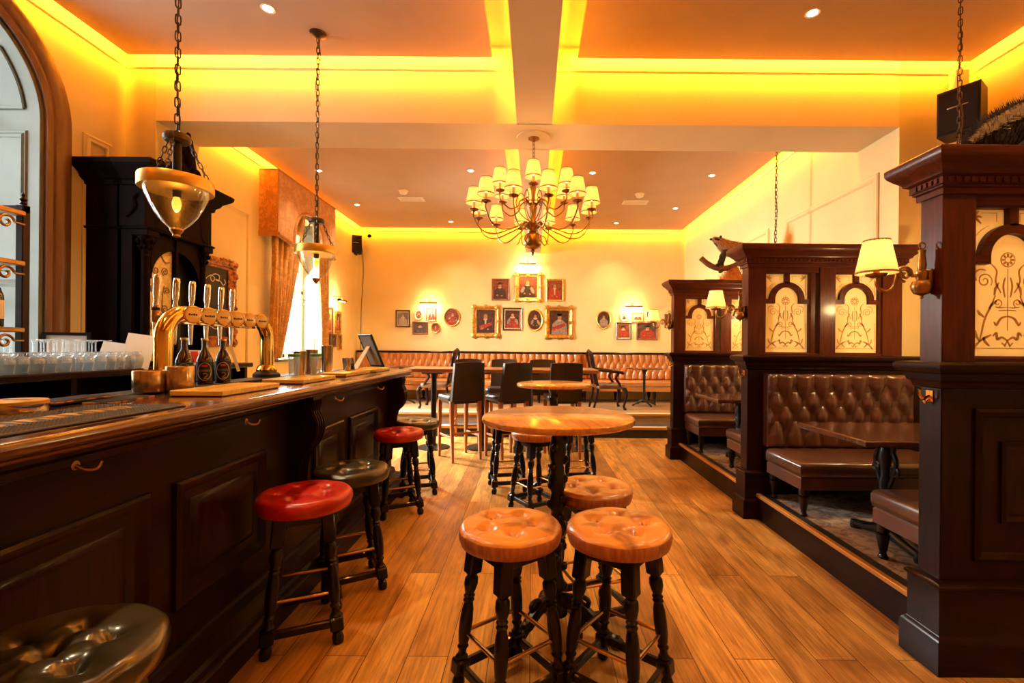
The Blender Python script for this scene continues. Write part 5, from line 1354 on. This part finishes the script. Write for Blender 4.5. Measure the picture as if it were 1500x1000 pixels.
def figure(mb, w, h, style):
    g = random.Random(style*17+3); y = -.0065
    sk = lambda k: mb.slot(k)
    off = (g.random()-.5)*.12*w
    coat = (3, 4, 5, 3, 4)[style % 5]
    sk(coat); mb.prism([(-.42*w+off, -.49*h), (-.36*w+off, -.05*h), (-.16*w+off, .10*h), (.16*w+off, .10*h), (.38*w+off, -.06*h), (.43*w+off, -.49*h)], y, y-.001, 'y')
    if style % 3 == 0: sk(5); ell(mb, -.26*w+off, -.12*h, .09*w, .17*h, y-.001, a=-.4); ell(mb, .27*w+off, -.14*h, .09*w, .18*h, y-.001, a=.4)
    if style % 3 == 1: sk(2); mb.prism([(-.05*w+off, .08*h), (.05*w+off, .08*h), (.03*w+off, -.25*h), (-.02*w+off, -.25*h)], y-.001, y-.002, 'y')
    if style % 4 == 2: sk(4); mb.prism([(-.36*w, -.2*h), (.3*w, -.02*h), (.36*w, -.14*h), (-.3*w, -.38*h)], y-.0012, y-.0022, 'y')
    sk(2); ell(mb, off, .10*h, (.17 if style % 2 else .11)*w, (.06 if style % 2 else .045)*h, y-.0022)
    sk(6); ell(mb, off, .235*h, .135*w, .13*h, y-.0024)
    sk(1); ell(mb, off+.01*w, .205*h, .095*w, .105*h, y-.0036)
    if style % 3 == 2: sk(3); ell(mb, off, .31*h, .24*w, .055*h, y-.0048, a=.12); ell(mb, off, .345*h, .12*w, .06*h, y-.0048)
    sk(1); ell(mb, -.16*w+off, -.30*h, .06*w, .035*h, y-.0036, a=.4); ell(mb, .14*w+off, -.33*h, .055*w, .032*h, y-.0036, a=-.3)
    sk(0)
def picture(label, x0_, y0_, x1_, y1_, fm, fw, style, oval=False, ground=0, prof='plain', plane='back', name='portrait_picture', group='framed pictures on the back wall', mount=None):
    (ax, _, az), (bx, _, bz) = at(x0_, y0_, YW), at(x1_, y1_, YW)
    w, h = bx-ax, az-bz
    t = thing(name, label, 'picture', ((ax+bx)/2, YW-.004, (az+bz)/2), group=group)
    build_picture(t, w, h, fm, fw, style, oval, ground, prof, mount); return t
def build_picture(t, w, h, fm, fw, style, oval=False, ground=0, prof='plain', mount=None):
    iw, ih = w/2-fw, h/2-fw
    P = {'plain': [(0,.004),(0,.014),(fw*.3,.020),(fw*.7,.026),(fw,.020),(fw,0)],
         'ornate': [(0,.004),(0,.012),(fw*.15,.018),(fw*.3,.014),(fw*.55,.034),(fw*.8,.045),(fw*.95,.036),(fw,.0)]}[prof]
    m = MB()
    if oval:
        n = 44; m.ring_sweep(lambda d: [((iw+d)*cos(2*PI*i/n), (ih+d)*sin(2*PI*i/n)) for i in range(n)], P, True, False)
    else:
        m.ring_sweep(lambda d: [(-iw-d, -ih-d), (iw+d, -ih-d), (iw+d, ih+d), (-iw-d, ih+d)], P, True, False)
    m.v = [(p[0], -p[2], p[1]) for p in m.v]
    if prof == 'ornate':
        for sx in (-1, 1):
            for sz in (-1, 1): m.lathe([(0,-.01),(fw*.6,-.006),(fw*.66,0),(fw*.3,.014),(0,.016)], 12, mat=Matrix.Rotation(PI/2, 4, 'X'), c=(sx*(iw+fw*.62), -.034, sz*(ih+fw*.62)))
            m.lathe([(0,-.01),(fw*.5,-.006),(fw*.55,0),(0,.014)], 12, mat=Matrix.Rotation(PI/2, 4, 'X'), c=(sx*(iw+fw*.75), -.034, 0), sy=1)
            m.lathe([(0,-.01),(fw*.5,-.006),(fw*.55,0),(0,.014)], 12, mat=Matrix.Rotation(PI/2, 4, 'X'), c=(0, -.034, sx*(ih+fw*.75)))
    m.build('frame', fm, t)
    if mount is not None:
        m = MB(); k = mount; m.ring_sweep(lambda d: [(-iw+k-d, -ih+k-d), (iw-k+d, -ih+k-d), (iw-k+d, ih-k+d), (-iw+k-d, ih-k+d)], [(k+.001,.005),(0,.009),(0,.005)], True, False); m.v = [(p[0], -p[2], p[1]) for p in m.v]; m.build('mount', LG if style != 99 else PAL, t); iw -= k; ih -= k
    m = MB(); m.slot(ground)
    if oval:
        n = 36; m.prism([((iw+.002)*cos(2*PI*i/n), (ih+.002)*sin(2*PI*i/n)) for i in range(n)], -.003, -.0062, 'y'); figure(m, iw*1.7, ih*1.7, style)
    else:
        m.box(-iw-.002, iw+.002, -.0062, -.003, -ih-.002, ih+.002); figure(m, iw*2, ih*2, style)
    m.build('painting', PM, t)
DKF = mat('dark stained frame', (.045,.016,.008), (.022,.009,.006), .35, sc=9, coat=.3); REDF = mat('chestnut frame', (.22,.065,.018), (.13,.036,.010), .35, sc=9, coat=.3); IVORYF = mat('ivory oval frame', (.70,.54,.28), None, .45)
picture('small portrait in a black frame, first picture from the window on the back wall', 580, 454, 601, 479, DKF, .026, 7, mount=.02)
picture('small ivory oval miniature beside the first picture lamp', 607, 453, 620, 469, IVORYF, .034, 3, oval=True, ground=8)
picture('small pale drawing in a brown frame directly below the first picture lamp', 624.5, 451, 639, 470, REDF, .022, 1, ground=7)
picture('small wide group picture in a wooden frame under the ivory oval', 604.5, 471, 627, 489.5, REDF, .03, 5, ground=0)
picture('tiny red oval picture below the small pale drawing', 632, 472, 645, 488, GILT, .026, 4, oval=True, ground=8)
picture('reddish oval portrait in a gilt frame between the two picture groups', 650.5, 451, 674, 478, GILT, .026, 6, oval=True, ground=8)
picture('seated figure in a dark frame, upper row, window side of the big gilt picture', 720.5, 408, 746.5, 440, REDF, .03, 8, ground=8)
picture('large portrait in bright gilt frame directly under the tallest picture lamp', 754.5, 399.5, 792.5, 442, GILTB, .085, 0, prof='ornate', ground=8)
picture('portrait in a slim gilt frame, upper row, booth side of the big gilt picture', 800, 408.5, 826, 441.5, GILTB, .035, 4, ground=8)
picture('large portrait in heavy carved gilt frame, lower row end towards the window', 692.5, 447.5, 731, 494, GILT, .09, 10, prof='ornate')
picture('picture with pale faces in a dark frame, lower row beside the oval', 736.5, 450.5, 765, 484, DKF, .03, 9, mount=.025)
picture('oval portrait with white ruff in a gold frame, lower row', 771.5, 452.5, 795, 485, GILTB, .028, 3, oval=True)
picture('large portrait with wide hat in heavy carved gilt frame, lower row end', 799, 448.5, 838.5, 496, GILT, .09, 2, prof='ornate')
picture('oval portrait in a gilt frame, alone at the edge of the booth-side group', 873.5, 455, 895, 482, GILT, .026, 12, oval=True)
picture('tiny ivory oval picture under the bright picture lamp', 908, 455, 920, 471, IVORYF, .034, 3, oval=True, ground=7)
picture('small pale picture in bright gilt frame under the bright picture lamp', 925, 457.5, 942, 471, GILTB, .03, 1, ground=7)
picture('tiny white headed picture in brown frame near the partition lamp', 946.5, 456.5, 959, 470, REDF, .024, 9)
picture('upright picture in a silvered dark frame, lowest row at the booth side', 902.5, 472, 924.5, 497, DKF, .026, 11, ground=8, mount=.016)
picture('wide picture in a wooden frame, lowest row beside the partition lamp', 932, 472, 962.5, 498, REDF, .03, 14)
picture('small red framed picture half hidden by the rearmost wall lamp', 973, 460, 989, 480, REDF, .026, 13, ground=8)
# small pictures on the side wall by the curtain
for (y_, z_, w, h, fm, stl, lab) in ((8.42, 1.86, .30, .50, REDF, 1, 'tall pale picture in a wide wooden frame beside the far curtain'), (8.80, 1.85, .26, .42, GILT, 4, 'wooden framed picture under the end of the side wall lamp'), (8.36, 1.52, .20, .24, DKF, 5, 'small dark picture in the lower row beside the curtain'), (8.62, 1.50, .18, .24, REDF, 8, 'small brown picture in the middle of the lower row on the side wall'), (8.88, 1.47, .17, .30, GILT, 6, 'small gilt picture ending the lower row on the side wall')):
    t = thing('portrait_picture', lab, 'picture', (XLF+.004, y_, z_), PI/2, group='pictures on the side wall')
    build_picture(t, w, h, fm, .05 if w > .25 else .025, stl, ground=7 if stl == 1 else 0, mount=.02 if stl == 1 else None)
def picture_lamp(label, x, z, w, wall='back', power=8):
    t = thing('picture_lamp', label, 'picture lamp', (x, YW, z) if wall == 'back' else (XLF, x, z), 0 if wall == 'back' else PI/2)
    MB().lathe([(.024,0),(.024,.008),(.012,.014)], 14, mat=Matrix.Rotation(PI/2, 4, 'X')).tube(smooth_path([(0,0,0),(0,-.07,.015),(0,-.13,.01),(0,-.155,-.03),(0,-.16,-.055)], 5), .007, 8).build('arm', BRASSD, t)
    m = MB(); n = 10
    P = [(-.16+.030*cos(a), -.062+.030*sin(a)) for a in [-.5+PI*1.25*i/n for i in range(n+1)]]
    m.prism(P + [(p[0]*.999, p[1]-.004) for p in P[::-1]], -w/2, w/2, 'x'); m.build('hood', BRASSD, t)
    MB().tube([(-w/2+.015, -.155, -.070), (w/2-.015, -.155, -.070)], .011, 8).build('tube', PICLIT, t)
    if wall == 'back': area('picture_light', (x, YW-.15, z-.088), (0, .55, -1), w*.9, .03, power, (1,.72,.34)); area('picture_light', (x, YW-.17, z-.02), (0, 1, .25), w*.9, .03, power*.35, (1,.70,.30))
    else: area('picture_light', (XLF+.15, x, z-.088), (-.55, 0, -1), .03, w*.9, power, (1,.72,.34)); area('picture_light', (XLF+.17, x, z-.02), (-1, 0, .3), .03, w*.9, power*.5, (1,.72,.34))
ax = at(630, 441, YW); picture_lamp('brass picture lamp over the small pictures towards the window', ax[0], ax[2], .36)
ax = at(773, 384.5, YW); picture_lamp('brass picture lamp above the large bright gilt portrait', ax[0], ax[2], .36, power=12)
ax = at(926, 446, YW); picture_lamp('brass picture lamp over the small pictures towards the booths', ax[0], ax[2], .36)
picture_lamp('picture lamp on a curved arm on the side wall by the curtain', 8.62, 2.30, .30, 'side')

# ================================================================== SPEAKERS, DETECTORS, VENTS
def speaker(label, loc, rz, w, h, d, tilt=0):
    t = thing('wall_mounted_loudspeaker', label, 'speaker', loc, rz, group='black wall loudspeakers')
    MB().prism([(-w/2, 0), (w/2, 0), (w*.47, d), (-w*.47, d)], -h/2, h/2, 'z').build('cabinet', BLACKP, t)
    MB().box(-w*.46, w*.46, -.012, .0, -h*.46, h*.46, .008).build('grille', mat('speaker grille', (.010,.006,.005), None, .8, spec=.2), t)
    MB().box(-w*.24, w*.24, -.016, -.012, .0+h*.06, h*.085).build('badge', CHROME, t)
    MB().box(-.03, .03, d*.3, d+.06, -h/2-.02, -h/2, .004).box(-.03, .03, d, d+.06, -h/2-.02, h/2+.03, .004).build('bracket', BLACKP, t)
speaker('large black loudspeaker high on the wall beside the near booth partition', (3.395, 3.72, 3.335), -1.0, .27, .365, .20)
ax = at(521, 357, 9.5); speaker('small black loudspeaker in the far corner above the side pictures', (ax[0], 9.50, ax[2]), .35, .24, .36, .19)
c_ = MB().tube(smooth_path([(-3.60, YW-.02, 2.25+1.2), (-3.58, YW-.02, 2.9), (-3.615, YW-.02, 2.2), (-3.62, YW-.02, 1.33)], 6), .006, 6).build('speaker_cable', BLACKP); tag(c_, 'thin dark cable running down the corner from the small loudspeaker', 'cable')
c_ = MB().tube(smooth_path([(3.66, YB0-.10, 3.13), (3.665, YB0-.095, 2.9), (3.655, YB0-.095, 2.5), (3.66, YB0-.095, 2.2)], 6), .005, 6).build('speaker_cable', BLACKP); tag(c_, 'thin dark cable below the large loudspeaker', 'cable')
t = MB().lathe([(0,0),(.042,0),(.045,-.02),(.03,-.05),(.012,-.055),(.010,-.075),(0,-.076)], 20, mat=Matrix.Rotation(-PI/2, 4, 'X')).build('fire_alarm', REDP); ax = at(541, 345.5, YW); t.location = (ax[0], YW-.0, ax[2]); tag(t, 'small round red fire alarm beside the corner loudspeaker', 'fire alarm')
t.rotation_euler = (PI, 0, 0)
for (px_, py_, lab, lab2) in ((591, 279, 'white round smoke detector on the taupe ceiling towards the window', 'white slotted ceiling vent behind the window-side detector'), (937, 284, 'white round smoke detector on the taupe ceiling towards the booths', 'white slotted ceiling vent behind the booth-side detector')):
    xx = at(px_, py_, 1); yy = (ZC-EYE)/(xx[2]-EYE); xw = xx[0]*yy
    t = thing('smoke_detector', lab, 'smoke detector', (xw, yy, ZC))
    MB().lathe([(.075,0),(.075,-.012),(.06,-.022),(.058,-.045),(.045,-.055),(0,-.057)], 24).build('body', WHITE, t)
    t = thing('ceiling_vent', lab2, 'vent', (xw+.02, yy+.42, ZC))
    MB().rect_mould(-.19, .19, -.09, .09, [(0,0),(.02,-.001),(.02,-.008),(.0,-.012),(-.012,-.012),(-.012,0)], False).build('frame', WHITE, t)
    m = MB()
    for k in range(5): m.box(-.178, .178, -.076+.034*k, -.076+.034*k+.016, -.010, -.004)
    m.build('slat', WHITE, t)

# ================================================================== STUFFED ANIMALS
FURM = mat('grey brown fur', (.34,.17,.075), (.16,.075,.035), .9, scale=(6,6,6), sc=9, det=5, bst=.8, bd=.01); FURD = mat('black fur', (.012,.008,.007), (.028,.018,.014), .9, sc=30, bst=.8, bd=.01); FURW = mat('pale fur', (.62,.46,.28), (.45,.31,.17), .9, sc=25, bst=.6, bd=.01); FURO = mat('orange grass tuft', (.55,.24,.06), (.35,.13,.03), .9, sc=20, bst=.5, bd=.01)
BARK = mat('brown branch bark', (.20,.075,.025), (.10,.035,.012), .8, sc=20, bst=.6, bd=.01)
def fur(mb, pts, rads, n, L, seed, lean=(0,0,0)):
    g = random.Random(seed)
    for _ in range(n):
        k = g.random()*(len(pts)-1.001); i = int(k); f_ = k-i
        p = Vector(pts[i]).lerp(Vector(pts[i+1]), f_); r_ = rads[i]+(rads[i+1]-rads[i])*f_
        d = Vector((g.gauss(0,1), g.gauss(0,1), g.gauss(0,1))); ax_ = (Vector(pts[i+1])-Vector(pts[i])).normalized(); d = (d-ax_*d.dot(ax_)).normalized()
        b0 = p+d*r_*.97; e = b0 + (d*.55+ax_*.9+Vector(lean)).normalized()*L*g.uniform(.6,1.2); s = d.cross(ax_)*.0035
        mb.add([b0+s, b0-s, e], [(0,1,2)])
bd = thing('stuffed_badger', 'stuffed badger with raised striped head climbing a branch on top of the rear partition', 'stuffed animal', (2.595, 5.975, 2.272))
# branch stand
st_ = thing('branch_stand', None, None); st_.parent = bd
MB().tube(smooth_path([(-.44,0,.30),(-.34,0,.22),(-.22,0,.17),(-.08,0,.18),(.10,0,.26),(.26,0,.34)], 5), [.034]*5+[.036]*10+[.032]*11, 12).build('branch', BARK, st_)
m = MB().lathe([(.21,.0),(.205,.015),(.15,.05),(.10,.11),(.07,.17),(.04,.20),(0,.21)], 20, sx=1, sy=.35, c=(-.02,0,0))
g = random.Random(2)
for k in range(160):
    a = g.random()*2*PI; r_ = g.uniform(.02,.17); z = .19*(1-r_/.2); x, y = r_*cos(a)-.02, r_*.35*sin(a); q = Vector((cos(a)*.6, sin(a)*.4, 1)).normalized()*g.uniform(.04,.09)
    m.add([(x-.004,y,z),(x+.004,y,z),(x+q.x,y+q.y,z+q.z)], [(0,1,2)])
m.build('grass_mount', FURO, st_)
MB().box(-.40,.36,-.05,.05,.0,.02,.006).build('base_plank', BARK, st_)
pts = smooth_path([(-.30,-.005,.545),(-.265,-.005,.535),(-.21,-.005,.51),(-.15,0,.47),(-.06,0,.42),(.06,0,.40),(.20,0,.36),(.28,0,.31)], 5)
m_ = len(pts); rads_ = []
for i in range(m_):
    u = i/(m_-1); rads_.append(.016+.036*min(1,u/.22) + .05*max(0,min(1,(u-.25)/.3)) - .055*max(0,(u-.8)/.2))
m = MB().tube(pts, rads_, 16)
tb = m.build('body', FURM, bd, ang=80)
m = MB(); fur(m, pts[8:], rads_[8:], 1500, .045, 4); tag(m.build('coat_fur', FURM, bd), kind='stuff')
m = MB().lathe([(0,-.02),(.016,-.012),(.018,0),(0,.014)], 12, c=(-.312,-.005,.545)); m.build('nose', FURD, bd)
for s in (-1, 1):
    MB().lathe([(0,-.006),(.010,.0),(.017,.02),(.010,.034),(0,.036)], 12, sy=.5, c=(-.20,s*.04,.548)).build('ear', FURD, bd)
    MB().lathe([(0,-.008),(.008,0),(0,.008)], 10, c=(-.258,s*.034,.552)).build('eye', BLACKP, bd)
    q = [(x, y+s*(.036+.0*k), z+.004) for k, (x, y, z) in enumerate(pts[3:13])]; m = MB().tube(q, [.006,.012,.016,.018,.02,.02,.018,.016,.012,.006], 8); m.build('face_stripe', FURD, bd)
m = MB().tube([(x, y, z+rads_[i+2]*.72) for i, (x, y, z) in enumerate(pts[2:13])], [.005,.010,.014,.016,.017,.017,.016,.014,.012,.009,.005], 8); m.build('crown_stripe', FURW, bd)
MB().tube([(x, y, z-rads_[i+4]*.62) for i, (x, y, z) in enumerate(pts[4:18])], [.012,.02,.025,.03,.032,.034,.036,.036,.036,.036,.034,.03,.024,.014], 10).build('throat', FURD, bd)
for (xa, s, xe, ze) in ((-.12,-1,-.22,.20),(-.10,1,-.15,.13),(.20,-1,.26,.18),(.21,1,.30,.36)):
    MB().tube(smooth_path([(xa, s*.04, .41), ((xa+xe)/2-.02, s*.055, (.41+ze)/2), (xe, s*.045, ze+.02), (xe-.035, s*.04, ze)], 5), [.036]*6+[.028]*5+[.020]*5, 10).build('leg', FURD, bd)
MB().tube(smooth_path([(.26,0,.33),(.32,0,.26),(.36,0,.20)], 4), [.03,.032,.034,.034,.03,.026,.02,.014,.006], 10).build('tail', FURM, bd)
b2 = thing('stuffed_animal', 'dark furry stuffed animal with a pale band crouching on the panelled partition cornice', 'stuffed animal', (2.30, 2.10, 2.272))
pts = smooth_path([(-.34,0,.02),(-.28,0,.055),(-.18,0,.085),(-.05,0,.115),(.10,0,.12),(.25,0,.10),(.38,0,.08),(.46,0,.07)], 5)
rads_ = [.02+.10*sin(min(1, i/(len(pts)*.55))*PI/2) - .05*max(0, (i/len(pts)-.7)/.3) for i in range(len(pts))]
m = MB().tube(pts, rads_, 20); 
for i, (x, y, z) in enumerate(m.v): m.v[i] = (x, y*.75, max(.0, z))
m.build('body', FURD, b2, ang=80)
m = MB(); fur(m, pts, [r_*.92 for r_ in rads_], 5200, .032, 9, (-1.2,0,.0)); m.v = [(x, y*.8, max(.002, z)) for x, y, z in m.v]; tag(m.build('coat_fur', FURD, b2), kind='stuff'); b2.scale = (1, 1, 1.22)
m = MB(); g = random.Random(12)
for _ in range(5200):      # pale band along the flank
    k = g.uniform(.06,.80)*(len(pts)-1.01); i = int(k); p = Vector(pts[i]).lerp(Vector(pts[i+1]), k-i); r_ = rads_[i]+(rads_[i+1]-rads_[i])*(k-i); a = g.gauss(.80-.25*k/len(pts), .15)
    b0 = p + Vector((0, -cos(a)*r_*.80, sin(a)*r_*1.01)); e_ = b0 + Vector((g.uniform(-.042,-.02), -cos(a)*.007, sin(a)*.003-.006)); s = Vector((.0004,.0008,.0016))
    m.add([b0+s, b0-s, e_], [(0,1,2)])
tag(m.build('pale_band_fur', FURW, b2), kind='stuff')
MB().tube(smooth_path([(.44,0,.09),(.54,0,.09),(.62,0,.06),(.67,0,.05)], 4), [.07,.066,.06,.055,.05,.044,.038,.03,.026,.022,.018,.014,.01], 14).build('head', FURD, b2)
for s in (-1, 1): MB().lathe([(0,-.006),(.012,0),(.018,.02),(.008,.034),(0,.035)], 10, c=(.50,s*.05,.145)).build('ear', FURD, b2)
for xa in (-.12, .30):
    for s in (-1, 1): MB().tube([(xa, s*.06, .09), (xa-.02, s*.075, .03), (xa-.06, s*.07, .014)], [.035,.026,.014], 10).build('leg', FURD, b2)
